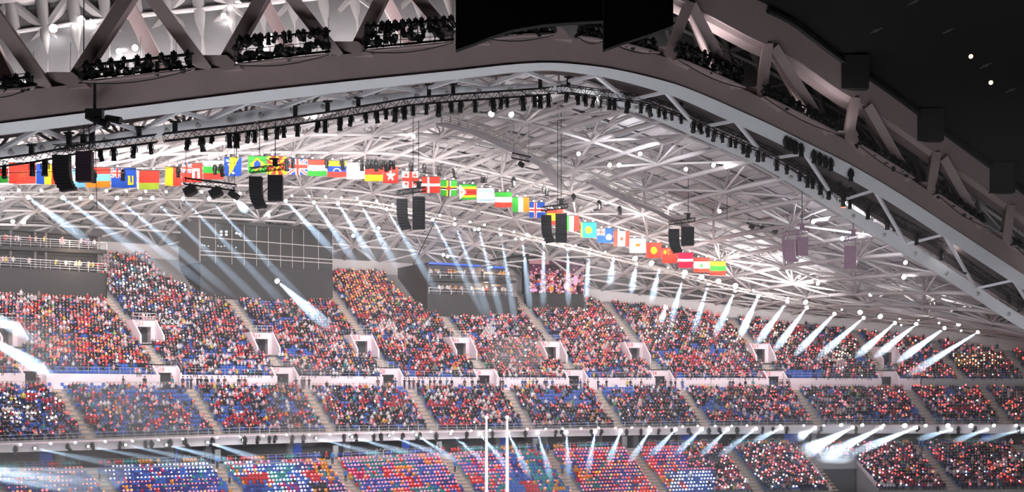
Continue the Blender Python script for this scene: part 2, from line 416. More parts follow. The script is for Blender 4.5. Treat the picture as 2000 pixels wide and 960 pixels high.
# pink concourse wall, with gaps at the doorways
mb = MB(); e = [-320.0]
for u in LOW_DOORS: e += [float(us(su(u) - 1.45)), float(us(su(u) + 1.45))]
e.append(1800.0)
for i in range(0, len(e), 2): ribbon_box(0.0, 0.25, zc_u, lambda u: zf_u(u) + 0.02, mb, e[i], e[i + 1], max(4, (e[i + 1] - e[i]) / 12.0))
struct('wall_concourse', mb, ['pink_wall'], 'pale pink wall between the middle and upper tiers')
mb = MB(); ribbon_box(0.0, 0.25, zc_u, lambda u: zf_u(u) + 0.02, mb, 1800, 2320, 20); struct('wall_concourse.001', mb, ['grey_wall'], 'grey concourse wall past the last doorway')
# back wall of the upper tier and its pale parapet band
def z_back(u): return zf_u(u) + (rb(u) + 1.6) * ROW_H / ROW_R
def rcurve(off, zf, u0, u1, du=10):
    u = np.arange(u0, u1 + 1, du); r = rb(u) + off; x, y = pu(u, r); return np.stack([x, y, zf(u)], 1)
mb = MB(); strip(rcurve(1.6, lambda u: z_back(u) - 1, -320, 2320), rcurve(1.6, lambda u: z_back(u) + 1.5, -320, 2320), mb)
strip(rcurve(1.6, lambda u: z_back(u) + 1.5, -320, 2320), rcurve(2.4, lambda u: z_back(u) + 1.5, -320, 2320), mb)
struct('wall_back', mb, ['white_steel'], 'pale parapet band behind the top row of seats')
mb = MB(); strip(rcurve(7.5, lambda u: z_back(u) - 1, -700, 2320), rcurve(8.5, lambda u: z_back(u) + 9, -700, 2320), mb); struct('wall_back.001', mb, ['grey_wall'], 'grey outer wall behind the roof lattice')

def text_mesh(body, size, depth=0.02):
    c = bpy.data.curves.new('lettering', 'FONT'); c.body = body; c.size = size; c.extrude = depth; c.resolution_u = 2
    o = bpy.data.objects.new('lettering', c); COL.objects.link(o)
    dg = bpy.context.evaluated_depsgraph_get(); dg.update()
    me = bpy.data.meshes.new_from_object(o.evaluated_get(dg)); bpy.data.objects.remove(o); bpy.data.curves.remove(c)
    me.materials.clear(); return me
SIGNS = ['17', 'C10', 'C7', 'C8', 'C6', 'C5', 'C4', 'C3', 'C2', 'A13', 'C51', 'B14', 'B15', 'B16', 'B17', 'B18', 'B19', 'B20']
for i, (u, r0, z0) in enumerate(VOMS):
    a, n, o = tan(u), nrm(u), p3(u, r0, z0); up = np.array([0, 0, 1.0]); low = r0 == 0
    root = group_root('door_%d' % (i + 1), 'pale portal doorway into the stand with number sign %s' % SIGNS[i], loc=tuple(o))
    L = 3.4 if low else VOM_L; dd = 1.5 if low else 2.6     # door plane set back
    H = 3.25 if low else 3.3
    for sd in (-1, 1):
        mb = MB(); x0 = sd * VOM_W
        prof = [(0, -0.5), (0, 2.05 if low else 1.0), (dd, H), (L, H), (L, -0.5)]
        for t in (-0.13, 0.13):
            mb.face([o + a * (x0 + t) + n * q[0] + up * q[1] for q in prof])
        for k in range(5):
            q, w = prof[k], prof[(k + 1) % 5]
            mb.face([o + a * (x0 - 0.13) + n * q[0] + up * q[1], o + a * (x0 + 0.13) + n * q[0] + up * q[1], o + a * (x0 + 0.13) + n * w[0] + up * w[1], o + a * (x0 - 0.13) + n * w[0] + up * w[1]])
        part('side_wall', mb, ['pink_wall'], root)
    mb = MB(); mb.obox(o + n * (dd + 0.1) + up * (H - 0.48), a * VOM_W, n * 0.1, up * 0.5); part('header', mb, ['pink_wall'], root)
    mb = MB(); mb.obox(o + n * (dd + (L - dd) / 2) + up * (H - 0.06), a * VOM_W, n * (L - dd) / 2, up * 0.06); part('lid', mb, ['concrete'], root)
    mb = MB()
    for sd in (-1, 1):
        mb.obox(o + a * sd * (VOM_W - 0.38) + n * (dd + 0.12) + up * 1.1, a * 0.38, n * 0.1, up * 1.2)
    part('jamb', mb, ['pink_wall'], root)
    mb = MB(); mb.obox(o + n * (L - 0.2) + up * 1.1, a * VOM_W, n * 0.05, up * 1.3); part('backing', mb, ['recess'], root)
    mb = MB(); mb.obox(o + n * L * 0.5 - up * 0.1, a * VOM_W, n * L * 0.5, up * 0.08); part('sill', mb, ['grey_wall'], root)
    # guard rail on the lid
    mb = MB()
    for hh in (0.5, 0.95):
        mb.path([o + a * -VOM_W + n * dd + up * (H + hh), o + a * VOM_W + n * dd + up * (H + hh)], 0.03, 4)
    for k in range(5):
        q = o + a * (-VOM_W + VOM_W * k / 2) + n * dd + up * H; mb.path([q, q + up * 0.95], 0.025, 4)
    for sd in (-1, 1):
        mb.path([o + a * sd * VOM_W + n * dd + up * (H + 0.95), o + a * sd * VOM_W + up * ((2.05 if low else 1.0) + 0.8)], 0.03, 4)
    part('guard_rail', mb, ['rail'], root)
    tm = text_mesh(SIGNS[i], 0.85); tm.materials.append(M['sign_red'])
    t = link('sign_lettering', tm, root); q = o - np.array(root.location) + a * -1.55 + n * (dd - 0.03) + up * (H - 0.80)
    t.matrix_local = Matrix(((a[0], 0, -n[0], q[0]), (a[1], 0, -n[1], q[1]), (0, 1, 0, q[2]), (0, 0, 0, 1)))
# large portal in the lower tier
u0 = u_at(1628, -17.5); k0 = 4; o = p3(u0, -17.0, float(z_low(u0, k0))); a, n, up = tan(u0), nrm(u0), np.array([0, 0, 1.0])
root = group_root('door_19', 'wide grey tunnel portal with pale sloping edges in the lower tier', loc=tuple(o))
for sd in (-1, 1):
    mb = MB(); A = o + a * sd * 4.1 + up * 0.35; B = A - n * 7.5 - up * 4.1
    mb.beam(A, B, 0.45, 0.5); part('coping', mb, ['pink_wall'], root)
    mb = MB(); x0 = sd * 4.1
    mb.face([o + a * x0 + up * 0.3, o + a * x0 - up * 5, o + a * x0 - n * 7.5 - up * 5, o + a * x0 - n * 7.5 - up * 3.9]); part('side_wall', mb, ['grey_wall'], root)
mb = MB(); mb.obox(o - n * 0.4 - up * 0.35, a * 4.1, n * 0.2, up * 0.75); part('header', mb, ['grey_wall'], root)
mb = MB(); mb.obox(o - n * 0.2 - up * 3.0, a * 3.9, n * 0.1, up * 2.2); part('backing', mb, ['recess'], root)

# aisle stairs (tan steps) : one structure per aisle
def stair(s0, rs, zfun, w, skip=lambda u, r: False):
    u = float(us(s0)); a, n = tan(u), nrm(u); mb = MB(); up = np.array([0, 0, 1.0])
    for k in range(len(rs) - 1):
        rc = 0.5 * (rs[k] + rs[k + 1])
        if rc > rb(u) + 0.5 or skip(u, rc): continue
        z = float(zfun(np.array([u]), k)[0]); zn = float(zfun(np.array([u]), k + 1)[0]); dr = rs[k + 1] - rs[k]
        lo, hi = (z, zn) if zn > z else (zn, z)
        q = p3(u, rc, 0); q[2] = z + 0.02
        mb.obox(q, a * w, n * abs(dr) / 2, up * 0.02)
        q = p3(u, rs[k] + dr * (0.78 if dr > 0 else 0.22), 0); q[2] = (z + (hi - lo) * 0.25)
        mb.obox(q, a * w, n * abs(dr) * 0.22, up * (hi - lo) * 0.25)
        if (k % 2) == 0:
            pass
    if mb.f: struct('trim_stair', mb, ['stair'], 'tan aisle steps climbing between blocks of seats')
for s0 in AISLE_UP: stair(s0, rs_up, lambda u, k: zf_u(u) - 0.35 + ROW_H * k, 0.62, lambda u, r: bool(in_vom(np.array([u]), r)[0]))
for s0 in AISLE_MID: stair(s0, rs_mid, z_mid, 0.6)
for s0 in AISLE_LOW: stair(s0, rs_low, z_low, 0.75)

# railings: fascia top, upper-tier front, mid-tier back, lower concourse
def railing(name, r, zf, h, bars, post_d, u0, u1, label, gaps=(), du=12, rad=0.03):
    mb = MB(); u = np.arange(u0, u1 + 0.1, du)
    def ok(x): return not any(abs(su(x) - g) < w for g, w in gaps)
    seg = []; runs = []
    for x in u:
        if ok(x): seg.append(x)
        else:
            if len(seg) > 1: runs.append(seg)
            seg = []
    if len(seg) > 1: runs.append(seg)
    for sg in runs:
        for b in bars: mb.path([p3(x, r, float(zf(x)) + b * h) for x in sg], rad, 4)
        s = np.arange(su(sg[0]), su(sg[-1]), post_d)
        for q in s:
            x = float(us(q)); A = p3(x, r, float(zf(x))); mb.path([A, A + np.array([0, 0, h])], rad * 0.9, 4)
    return struct(name, mb, ['rail'], label)
dg_ = [(su(u), 2.2) for u in LOW_DOORS]
railing('trim_rail', -11.0, lambda u: zy(u, -11.1, Y_fr) - 0.45, 0.95, (0.55, 1.0), 1.6, -250, 2250, 'metal rail along the front of the middle tier', rad=0.045)
railing('trim_rail.001', 0.1, zf_u, 0.9, (0.5, 1.0), 1.5, -250, 2250, 'thin rail along the front of the upper tier', dg_)
railing('trim_rail.002', -2.25, zc_u, 0.95, (0.5, 1.0), 2.0, -250, 1800, 'thin rail at the back of the middle tier', [(s, 1.0) for s in AISLE_MID])
railing('trim_rail.003', -13.75, lambda u: z_low(u, 0) + 0.60, 1.05, (0.3, 0.65, 1.0), 1.3, -250, 2250, 'steel railing along the lower concourse', [(s, 1.3) for s in AISLE_LOW])

# columns, banners and door panels in the lower concourse
for i, px in enumerate((118, 330, 405, 566, 676, 972, 1063, 1170, 1240, 1330, 1440, 1575, 1700, 1850)):
    u = u_at(px, -6.0); q = p3(u, -6.0, 0); lo, hi = float(z_low(u, 0)), float(zy(u, -11.1, Y_fb)) + 0.2
    mb = MB(); mb.obox((q[0], q[1], (lo + hi) / 2), tan(u) * 0.42, nrm(u) * 0.42, (0, 0, (hi - lo) / 2)); struct('trim_column', mb, ['grey_wall'], 'grey concrete column in the lower concourse')
mb = MB()
for i, (px, w, hh) in enumerate(((90, 1.7, 2.2), (345, 0.3, 2.6), (581, 1.3, 2.6), (792, 1.2, 1.3), (983, 1.0, 1.5), (1160, 0.8, 2.6), (1345, 2.6, 1.0), (1545, 2.4, 2.0), (1925, 1.6, 2.0))):
    u = u_at(px, -7.0); q = p3(u, -7.0, float(zy(u, -11.1, Y_fb)) - 0.12 - hh / 2)
    m_ = MB(); m_.obox(q, tan(u) * w / 2, nrm(u) * 0.04, (0, 0, hh / 2))
    t = thing('banner', 'blue banner, the %s along the lower concourse from its near end' % nth(i + 1), 'banner', tuple(q), 'blue banners in the lower concourse'); part('cloth', m_, ['blue_banner'], t)
    m_ = MB(); m_.path([q + tan(u) * -w / 2 + (0, 0, hh / 2), q + tan(u) * w / 2 + np.array([0, 0, hh / 2])], 0.03, 4); part('pole', m_, ['rail'], t)
for i, px in enumerate((425, 655, 858, 1045, 1220, 1590)):
    u = u_at(px, -7.5); lo = float(z_low(u, 0)) + 0.1; q = p3(u, -7.5, lo + 1.12); a, n = tan(u), nrm(u)
    t = thing('advert_stand', 'white lit notice board, the %s along the lower concourse from its near end' % nth(i + 1), 'sign', (q[0], q[1], lo), 'notice boards in the lower concourse')
    m_ = MB(); m_.obox(q, a * 0.42, n * 0.06, (0, 0, 1.0)); part('board', m_, ['fascia'], t)
    m_ = MB(); m_.obox(q - n * 0.07 + np.array([0, 0, 0.3]), a * 0.34, n * 0.01, (0, 0, 0.7)); part('sheet', m_, ['white_pole'], t)
    for s_ in (-0.3, 0.3): m_ = MB(); m_.obox((q + a * s_) * (1, 1, 0) + np.array([0, 0, lo + 0.1]), a * 0.05, n * 0.2, (0, 0, 0.12)); part('foot', m_, ['rail'], t)

# ------------------------------------------------------------------ glass-fronted boxes on the upper tier
BOXES = []   # (u_left, u_right, r_front) : seats behind are left out
def tier_D(px, y): u, r = tier_ur(px, y); return float(pu(u, r)[1])
def box_frame(pxl, yl, pxr, yr):
    ul, rl = tier_ur(pxl, yl); ur, rr = tier_ur(pxr, yr)
    A = p3(ul, rl, float(z_up(ul, rl))); B = p3(ur, rr, float(z_up(ur, rr)))
    BOXES.append((ul, ur, rl, rr)); return A, B
up = np.array([0, 0, 1.0])
def at_y(P, y):      # same plan point, height that shows on row y
    return np.array([P[0], P[1], ZC + (HY - y) / F * P[1]])
def plan_px(A, B, px):   # point on line A-B (plan) seen in column px
    k = (px - 1000) / F; t = (k * A[1] - A[0]) / ((B[0] - A[0]) - k * (B[1] - A[1])); return A + (B - A) * t
def frame_of(A, B):
    d = (B - A) * (1, 1, 0); a = d / np.linalg.norm(d); n = np.array([-a[1], a[0], 0]); return a, n
def slab(root, name, P, Q, z0, z1, d0, d1, n, mt, mb=None):
    """upright slab from plan point P to Q, heights z0..z1 (pairs allowed), depths d0..d1 along n"""
    zz0 = z0 if isinstance(z0, tuple) else (z0, z0); zz1 = z1 if isinstance(z1, tuple) else (z1, z1)
    own = mb is None; mb = mb or MB()
    def c(X, d, z): return (X[0] + n[0] * d, X[1] + n[1] * d, z)
    v = [c(P, d0, zz0[0]), c(Q, d0, zz0[1]), c(Q, d1, zz0[1]), c(P, d1, zz0[0]), c(P, d0, zz1[0]), c(Q, d0, zz1[1]), c(Q, d1, zz1[1]), c(P, d1, zz1[0])]
    b = len(mb.v); mb.v += v
    for q in ((3, 2, 1, 0), (4, 5, 6, 7), (0, 1, 5, 4), (1, 2, 6, 5), (2, 3, 7, 6), (3, 0, 4, 7)): mb.f.append(tuple(b + i for i in q)); mb.m.append(0)
    if own: return part(name, mb, [mt], root)
BOX_SPOTS = []
# --- open balconies near the left end
A, B = box_frame(-60, 566, 214, 577); a, n = frame_of(A, B)
AL, BR = plan_px(A, B, -60), plan_px(A, B, 209)
def Zl(P, y0, y1, px):   # picture rows y0 at px=0 .. y1 at px=209
    return ZC + (HY - (y0 + (y1 - y0) * px / 209.0)) / F * P[1]
root = group_root('wall_gallery', 'dark two-storey gallery with open balconies', loc=tuple(AL))
def zpair(y0, y1): return (Zl(AL, y0, y1, -60), Zl(BR, y0, y1, 209))
slab(root, 'base', AL, BR, (AL[2] - 2, BR[2] - 2), zpair(521, 533), 0, 7, n, 'dark_box')
slab(root, 'back_panel', AL, BR, zpair(521, 533), zpair(443, 459), 3.2, 3.6, n, 'dark_box')
slab(root, 'floor_slab', AL, BR, zpair(486, 495), zpair(479, 488), 0, 6, n, 'dark_box')
slab(root, 'floor_slab', AL, BR, zpair(490, 500), zpair(486, 495), 2.5, 6, n, 'black')
slab(root, 'roof_slab', AL, BR, zpair(445, 461), zpair(443, 458), 1.5, 7, n, 'dark_box')
slab(root, 'end_panel', BR - a * 0.3, BR, (BR[2] - 2, BR[2] - 2), (Zl(BR, 521, 533, 209),) * 2, 0, 7, n, 'dark_box')
slab(root, 'end_panel', BR - a * 0.3, BR, (BR[2] - 2,) * 2, (Zl(BR, 443, 461, 209),) * 2, 3.0, 7, n, 'dark_box')
for (y0, y1, yt0, yt1) in ((521, 533, 502, 515), (479, 488, 460, 474)):
    mb = MB(); K = 14
    for k in range(K + 1):
        P = AL + (BR - AL) * k / K; px = proj(P)[0]; mb.path([(P[0], P[1], Zl(P, y0, y1, px)), (P[0], P[1], Zl(P, yt0, yt1, px))], 0.03, 4)
    for h in (0.25, 0.5, 0.75, 1.0):
        mb.path([(P[0], P[1], Zl(P, y0 + (yt0 - y0) * h, y1 + (yt1 - y1) * h, px)) for P, px in ((AL, -60), (BR, 209))], 0.025 if h < 1 else 0.045, 4)
    part('railing', mb, ['rail'], root)
    for k in range(22):
        px = rnd.choice([rnd.uniform(2, 30), rnd.uniform(36, 90), rnd.uniform(110, 200), rnd.uniform(130, 200)])
        P = plan_px(AL, BR, px) + n * rnd.uniform(0.5, 1.6); BOX_SPOTS.append((P[0], P[1], Zl(plan_px(AL, BR, px), y0, y1, px), a, n, 'lower' if y0 > 500 else 'upper', 'gallery'))
for px in (32, 80, 101, 205):
    for y0, y1, z0, z1 in ((486, 495, 521, 533), (445, 459, 479, 488)):
        P = plan_px(AL, BR, px) + n * 1.9; mb = MB(); mb.path([(P[0], P[1], Zl(P, z0, z1, px)), (P[0], P[1], Zl(P, y0, y1, px))], 0.22, 6); part('column', mb, ['dark_side'], root)
# --- the glass-fronted box
A, B = box_frame(408, 578, 650, 583); a, n = frame_of(A, B)
AL, BR = plan_px(A, B, 391), plan_px(A, B, 650)
def zq(y0, y1): return (at_y(AL, y0)[2], at_y(BR, y1)[2])
root = group_root('wall_pressbox', 'dark box with glazed grid front high on the stand', loc=tuple(AL))
slab(root, 'base', AL, BR, (A[2] - 3, B[2] - 2), zq(512, 528), 0, 9, n, 'dark_box')
slab(root, 'backing', AL, BR, zq(512, 528), zq(428, 449), 0.35, 9, n, 'glass_dark')
slab(root, 'roof_slab', AL, BR, zq(433, 453), zq(426, 448), -0.1, 9, n, 'dark_box')
slab(root, 'end_panel', AL - a * 0.25, AL, zq(512, 512)[0:1] * 2, zq(427, 427)[0:1] * 2, 0.0, 9, n, 'dark_side')
cols = [391, 421, 453, 477, 501, 524, 548, 571, 593, 622, 650]
rows = [(433, 453), (462, 483), (489, 507), (497, 514), (512, 528)]
def zr(P, j, px): f = (px - 391) / 259.0; y = rows[j][0] + (rows[j][1] - rows[j][0]) * f; return ZC + (HY - y) / F * P[1]
for i in range(len(cols) - 1):
    for j in range(4):
        if j == 2: continue
        P, Q = plan_px(AL, BR, cols[i] + 0.4), plan_px(AL, BR, cols[i + 1] - 0.4)
        slab(root, 'pane', P, Q, (zr(P, j + (2 if j == 1 else 1) if j == 1 else j + 1, cols[i]) + 0.06, zr(Q, j + (2 if j == 1 else 1) if j == 1 else j + 1, cols[i + 1]) + 0.06), (zr(P, j, cols[i]) - 0.06, zr(Q, j, cols[i + 1]) - 0.06), 0.05 + 0.04 * rnd.random(), 0.2, n, rnd.choice(['glass_dark', 'glass_dark', 'glass_dark', 'dark_box']))
for px in cols:
    P = plan_px(AL, BR, px); mb = MB(); mb.path([(P[0], P[1], zr(P, 4, px)), (P[0], P[1], zr(P, 0, px))], 0.05, 4); part('mullion', mb, ['mullion'], root)
for j in (1, 2, 3):
    mb = MB(); mb.beam((AL[0], AL[1], zr(AL, j, 391)), (BR[0], BR[1], zr(BR, j, 650)), 0.14, 0.13); part('transom', mb, ['mullion'], root)
mb = MB()
for px, y in ((432, 452), (442, 452), (432, 458), (442, 458), (462, 455), (468, 457), (470, 461), (395, 478), (400, 479), (407, 480), (426, 480), (432, 481), (438, 480), (461, 483)):
    P = plan_px(AL, BR, px) - n * 0.02; mb.ball((P[0], P[1], ZC + (HY - y) / F * P[1]), 0.20 if y < 460 else 0.09, 0, 6, 4)
part('lamp', mb, ['glazing_glint'], root, label='small glowing beads standing for lamps reflected in the glazing')  # glowing beads stand in for reflections on the glass
# spotlight on the base of the box is added with the other beam lights
# --- two-deck hospitality box
A, B = box_frame(868, 612, 1008, 613); a, n = frame_of(A, B)
AL, BR = plan_px(A, B, 838), plan_px(A, B, 1008)
LL = plan_px(A, B, 838)
def zq(y0, y1): return (at_y(AL, y0)[2], at_y(BR, y1)[2])
root = group_root('wall_hospitality', 'dark box with two open decks of guests and blue roof edge', loc=tuple(AL))
slab(root, 'base', AL, BR, (A[2] - 3, B[2] - 3), zq(573, 579), 0, 9, n, 'dark_box')
slab(root, 'back_panel', AL, BR, zq(573, 579), zq(514, 524), 2.6, 3.0, n, 'recess')
slab(root, 'floor_slab', AL, BR, zq(548, 552), zq(542, 547), 0, 9, n, 'dark_box')
slab(root, 'end_panel', AL - a * 0.3, AL, (A[2] - 3,) * 2, (at_y(AL, 512)[2],) * 2, 0, 13, n, 'dark_box')
slab(root, 'end_panel', BR, BR + a * 0.3, (B[2] - 3,) * 2, (at_y(BR, 579)[2],) * 2, 0, 9, n, 'dark_box')
slab(root, 'roof_slab', AL, plan_px(A, B, 940), (at_y(AL, 515)[2], at_y(plan_px(A, B, 940), 520)[2]), (at_y(AL, 511)[2], at_y(plan_px(A, B, 940), 517)[2]), 0, 9, n, 'blue_banner')
slab(root, 'roof_slab', plan_px(A, B, 962), plan_px(A, B, 990), (at_y(BR, 525)[2],) * 2, (at_y(BR, 521)[2],) * 2, 0, 6, n, 'blue_banner')
for (y0, y1) in ((573, 579), (542, 547)):
    mb = MB()
    for h in (0.5, 1.0): mb.path([at_y(AL, y0 - 12 * h), at_y(BR, y1 - 12 * h)], 0.03, 4)
    for k in range(9):
        P = AL + (BR - AL) * k / 8; mb.path([at_y(P, y0 + (y1 - y0) * k / 8), at_y(P, y0 + (y1 - y0) * k / 8 - 12)], 0.025, 4)
    part('railing', mb, ['rail'], root)
    for k in range(20):
        px = rnd.uniform(840, 1003); P = plan_px(AL, BR, px); f = (px - 838) / 170
        Z = at_y(P, y0 + (y1 - y0) * f)[2]; P = P + n * rnd.uniform(0.4, 1.5); BOX_SPOTS.append((P[0], P[1], Z, a, n, 'lower' if y0 > 560 else 'upper', 'blue-roofed box'))
mb = MB()
for px, y in ((858, 527), (900, 530), (960, 533), (985, 535), (880, 561), (935, 563), (975, 557)):
    P = plan_px(AL, BR, px) + n * 1.2; mb.obox(at_y(P, y), a * rnd.uniform(0.5, 1.0), n * 0.3, up * 0.12)
part('table_top', mb, ['wood'], root)
# --- video screen
A, B = box_frame(1038, 599, 1140, 599); a, n = frame_of(A, B)
AL, BR = plan_px(A, B, 1034), plan_px(A, B, 1141)
def zq(y0, y1): return (at_y(AL, y0)[2], at_y(BR, y1)[2])
mid = (AL + BR) / 2
t = thing('video_screen', 'large video screen showing a crowd in red and pink', 'screen', (mid[0], mid[1], min(A[2], B[2]) - 1))
slab(t, 'base', AL, BR, (A[2] - 2, B[2] - 2), zq(572, 575), 0, 2.4, n, 'black')
slab(t, 'housing', AL - a * 0.4, BR + a * 0.3, zq(572, 575), zq(501, 506), 0.12, 2.4, n, 'black')
slab(t, 'bezel', AL - a * 0.4, BR + a * 0.3, zq(504, 509), zq(500, 505), -0.05, 2.0, n, 'black')
# the moving picture on the screen, as pixels
NX, NY = 84, 56
img = np.zeros((NY, NX, 3)); img[:] = (0.02, 0.015, 0.02)
img[int(NY * 0.62):, :] = (0.10, 0.035, 0.07); img[int(NY * 0.70):int(NY * 0.86), int(NX * .33):int(NX * .8)] = (0.015, 0.008, 0.012)
img[int(NY * 0.86):, :int(NX * 0.36)] = (0.55, 0.25, 0.28)
pal = [(0.9, 0.10, 0.10), (0.95, 0.35, 0.40), (0.9, 0.45, 0.55), (1, 0.85, 0.85), (0.85, 0.25, 0.08), (0.5, 0.05, 0.08), (0.9, 0.30, 0.65), (0.05, 0.02, 0.03), (0.25, 0.05, 0.08), (0.1, 0.03, 0.05)]
yy, xx = np.mgrid[0:NY, 0:NX]
for k in range(900):
    cy = rnd.random() ** 0.85 * NY * 0.80; cx = rnd.random() * NX
    if cy > NY * 0.60 and rnd.random() < 0.75: continue
    rr = rnd.uniform(0.7, 2.3) * (1.15 - cy / NY * 0.55); c = rnd.choice(pal)
    msk = ((yy - cy) ** 2 + (xx - cx) ** 2) < rr * rr; img[msk] = np.array(c) * rnd.uniform(0.6, 1.1)
for (cx, cy, rx, ry, c) in ((70, 22, 4, 9, (1, .5, .75)), (12, 27, 5, 4, (.02, .01, .02)), (33, 7, 4, 4, (1, .35, .05)), (6, 4, 6, 3, (1, .5, .85)), (56, 12, 5, 6, (1, .62, .8)), (12, 14, 4, 3, (.1, .12, .5)), (62, 7, 5, 3, (.95, .4, .1)), (75, 8, 4, 7, (.03, .01, .03))):
    img[((yy - cy) / ry) ** 2 + ((xx - cx) / rx) ** 2 < 1] = c
zb, zt = zq(571, 574), zq(505, 510)
gv = []; gf = []
for j in range(NY + 1):
    for i in range(NX + 1):
        P = AL + (BR - AL) * (i / NX); z0 = zb[0] + (zb[1] - zb[0]) * i / NX; z1 = zt[0] + (zt[1] - zt[0]) * i / NX
        gv.append(tuple(np.array([P[0], P[1], z0 + (z1 - z0) * j / NY]) - n * 0.0 - np.array(t.location)))
for j in range(NY):
    for i in range(NX): b = j * (NX + 1) + i; gf.append((b, b + 1, b + NX + 2, b + NX + 1))
me = bpy.data.meshes.new('picture'); me.from_pydata(gv, [], gf); me.materials.append(M['screen'])
ca = me.color_attributes.new('Col', 'FLOAT_COLOR', 'CORNER')
cc = np.concatenate([np.repeat(img.reshape(-1, 3), 4, axis=0), np.ones((NX * NY * 4, 1))], 1); ca.data.foreach_set('color', cc.ravel()); me.update()
tag(link('picture', me, t), 'lit screen picture of a cheering crowd')

# ------------------------------------------------------------------ roof: rings and shells
D_ring = table({-400: 122, 0: 130, 500: 140, 1080: 155, 1500: 175, 2000: 205, 2400: 232}, 120)
Y_ring = table({-400: 340, 0: 298, 150: 280, 250: 267, 500: 224, 700: 198, 900: 176, 1080: 168, 1150: 176, 1290: 226, 1417: 280, 1500: 317, 1640: 405, 1830: 520, 2000: 632, 2150: 700, 2400: 740}, 22)
Y_cb = table({-300: 275, 0: 243, 240: 213, 500: 180, 700: 157, 900: 136, 1000: 124, 1080: 119, 1180: 131, 1250: 147, 1330: 170, 1500: 246, 1667: 329, 1750: 378, 2000: 542, 2200: 670}, 22)
Y_tb = table({-300: 5, 0: -30, 270: -70, 700: -100, 1080: -75, 1250: -35, 1340: 5, 1475: 78, 1541: 105, 1641: 178, 1700: 210, 1770: 258, 1850: 316, 1958: 391, 2150: 540}, 18)
def ring(px, dy=0.0, dd=0.0): return U(px, Y_ring(px) + dy, float(D_ring(px)) + dd)
def chord(px, dy=0.0, dd=0.0): return U(px, Y_cb(px) + dy, float(D_ring(px)) - 7 + dd)
def ring_px_of_u(u): return 494 + 0.906 * u
def back_pt(u):
    r = rb(u) + 2.6; x, y = pu(u, r); return np.array([float(x), float(y), float(z_back(u)) + 1.2])
def shell_pt(u, v, off=0.0):
    B = back_pt(u); Fp = ring(ring_px_of_u(u)); d = Fp - B
    C = B + d * np.array([0.22, 0.22, 0]); C[2] = max(B[2], B[2] + 0.78 * d[2]) + 3.0
    q = (1 - v) ** 2 * B + 2 * v * (1 - v) * C + v * v * Fp
    if off:
        tv = 2 * (1 - v) * (C - B) + 2 * v * (Fp - C); a = tan(u); nn = np.cross(a, tv); nn /= np.linalg.norm(nn)
        if nn[2] < 0: nn = -nn
        q = q + nn * off
    return q
US = np.linspace(-720, 2100, 43); VS = np.linspace(0.0, 0.98, 10)
roof = group_root('ceiling_canopy', 'pale steel lattice roof with grey panels over the stand')
OFF = 3.4
for i, u in enumerate(US):
    mb = MB(); mb.path([shell_pt(u, v) for v in np.linspace(0, 1, 12)], 0.33, 6); part('rib', mb, ['white_steel'], roof, True)
for j, v in enumerate(VS):
    mb = MB(); mb.path([shell_pt(u, v) for u in np.linspace(US[0], US[-1], 85)], 0.21, 6); part('purlin', mb, ['white_steel'], roof, True)
nd = 0
for i in range(len(US) - 1):
    for j in range(len(VS) - 1):
        if nd >= 298: break
        fl = (i + j) % 2
        A = shell_pt(US[i], VS[j + fl]); B = shell_pt(US[i + 1], VS[j + 1 - fl])
        px = proj((A + B) / 2)[0]
        if px < -60 or px > 2060: continue
        mb = MB(); mb.path([A, B], 0.18, 5); part('diagonal', mb, ['white_steel'], roof); nd += 1
# branching struts from the lattice nodes up to the panel grid, plus the thin panel bearers
mb = MB()
for i in range(0, len(US), 1):
    for j in range(len(VS)):
        A = shell_pt(US[i], VS[j])
        if not -150 < proj(A)[0] < 2150: continue
        if (i + j) % 2: continue
        du = (US[1] - US[0]) / 2; dv = (VS[1] - VS[0]) / 2
        for s1, s2 in ((-1, -1), (-1, 1), (1, -1), (1, 1)):
            B = shell_pt(US[i] + s1 * du, min(max(VS[j] + s2 * dv, 0), 1), OFF - 0.3); mb.path([A, A + (B - A) * 0.5 + np.array([0, 0, 0.25]), B], [0.2, 0.13, 0.10], 5)
part('branch_strut', mb, ['white_steel'], roof, True, kind='stuff')
mb = MB()
PU = np.linspace(-720, 2100, 100); PV = np.linspace(0.0, 1.0, 24)
for v in PV[::1]: mb.path([shell_pt(u, v, OFF - 0.25) for u in PU[::2]], 0.11, 4)
for u in PU[::2]: mb.path([shell_pt(u, v, OFF - 0.25) for v in PV[::2]], 0.15, 4)
part('bearer', mb, ['white_steel'], roof, kind='stuff')
# deck panels
panels = []
for i in range(len(PU) - 1):
    for j in range(len(PV) - 1):
        g = 0.06
        u0, u1 = PU[i] + g * (PU[1] - PU[0]), PU[i + 1] - g * (PU[1] - PU[0]); v0, v1 = PV[j] + g * (PV[1] - PV[0]), PV[j + 1] - g * (PV[1] - PV[0])
        cpx, cpy = proj(shell_pt((u0 + u1) / 2, (v0 + v1) / 2, OFF))
        if not (-80 < cpx < 2080): continue
        h = OFF + rnd.uniform(-0.05, 0.10)
        q = [shell_pt(u0, v0, h), shell_pt(u1, v0, h), shell_pt(u1, v1, h), shell_pt(u0, v1, h)]
        t_ = [shell_pt(u0, v0, h + .18), shell_pt(u1, v0, h + .18), shell_pt(u1, v1, h + .18), shell_pt(u0, v1, h + .18)]
        P2 = np.array([proj(x) for x in q]); ar = 0.5 * abs(sum(P2[k][0] * P2[(k + 1) % 4][1] - P2[(k + 1) % 4][0] * P2[k][1] for k in range(4)))
        kind = 'deck_dark' if (j % 3 == 1 and rnd.random() < 0.75) else rnd.choice(['deck_grey', 'deck_grey', 'deck_pale'])
        panels.append((ar, q, t_, kind))
panels.sort(key=lambda p: -p[0])
rest = MB()
MI = {'deck_grey': 0, 'deck_pale': 1, 'deck_dark': 2}
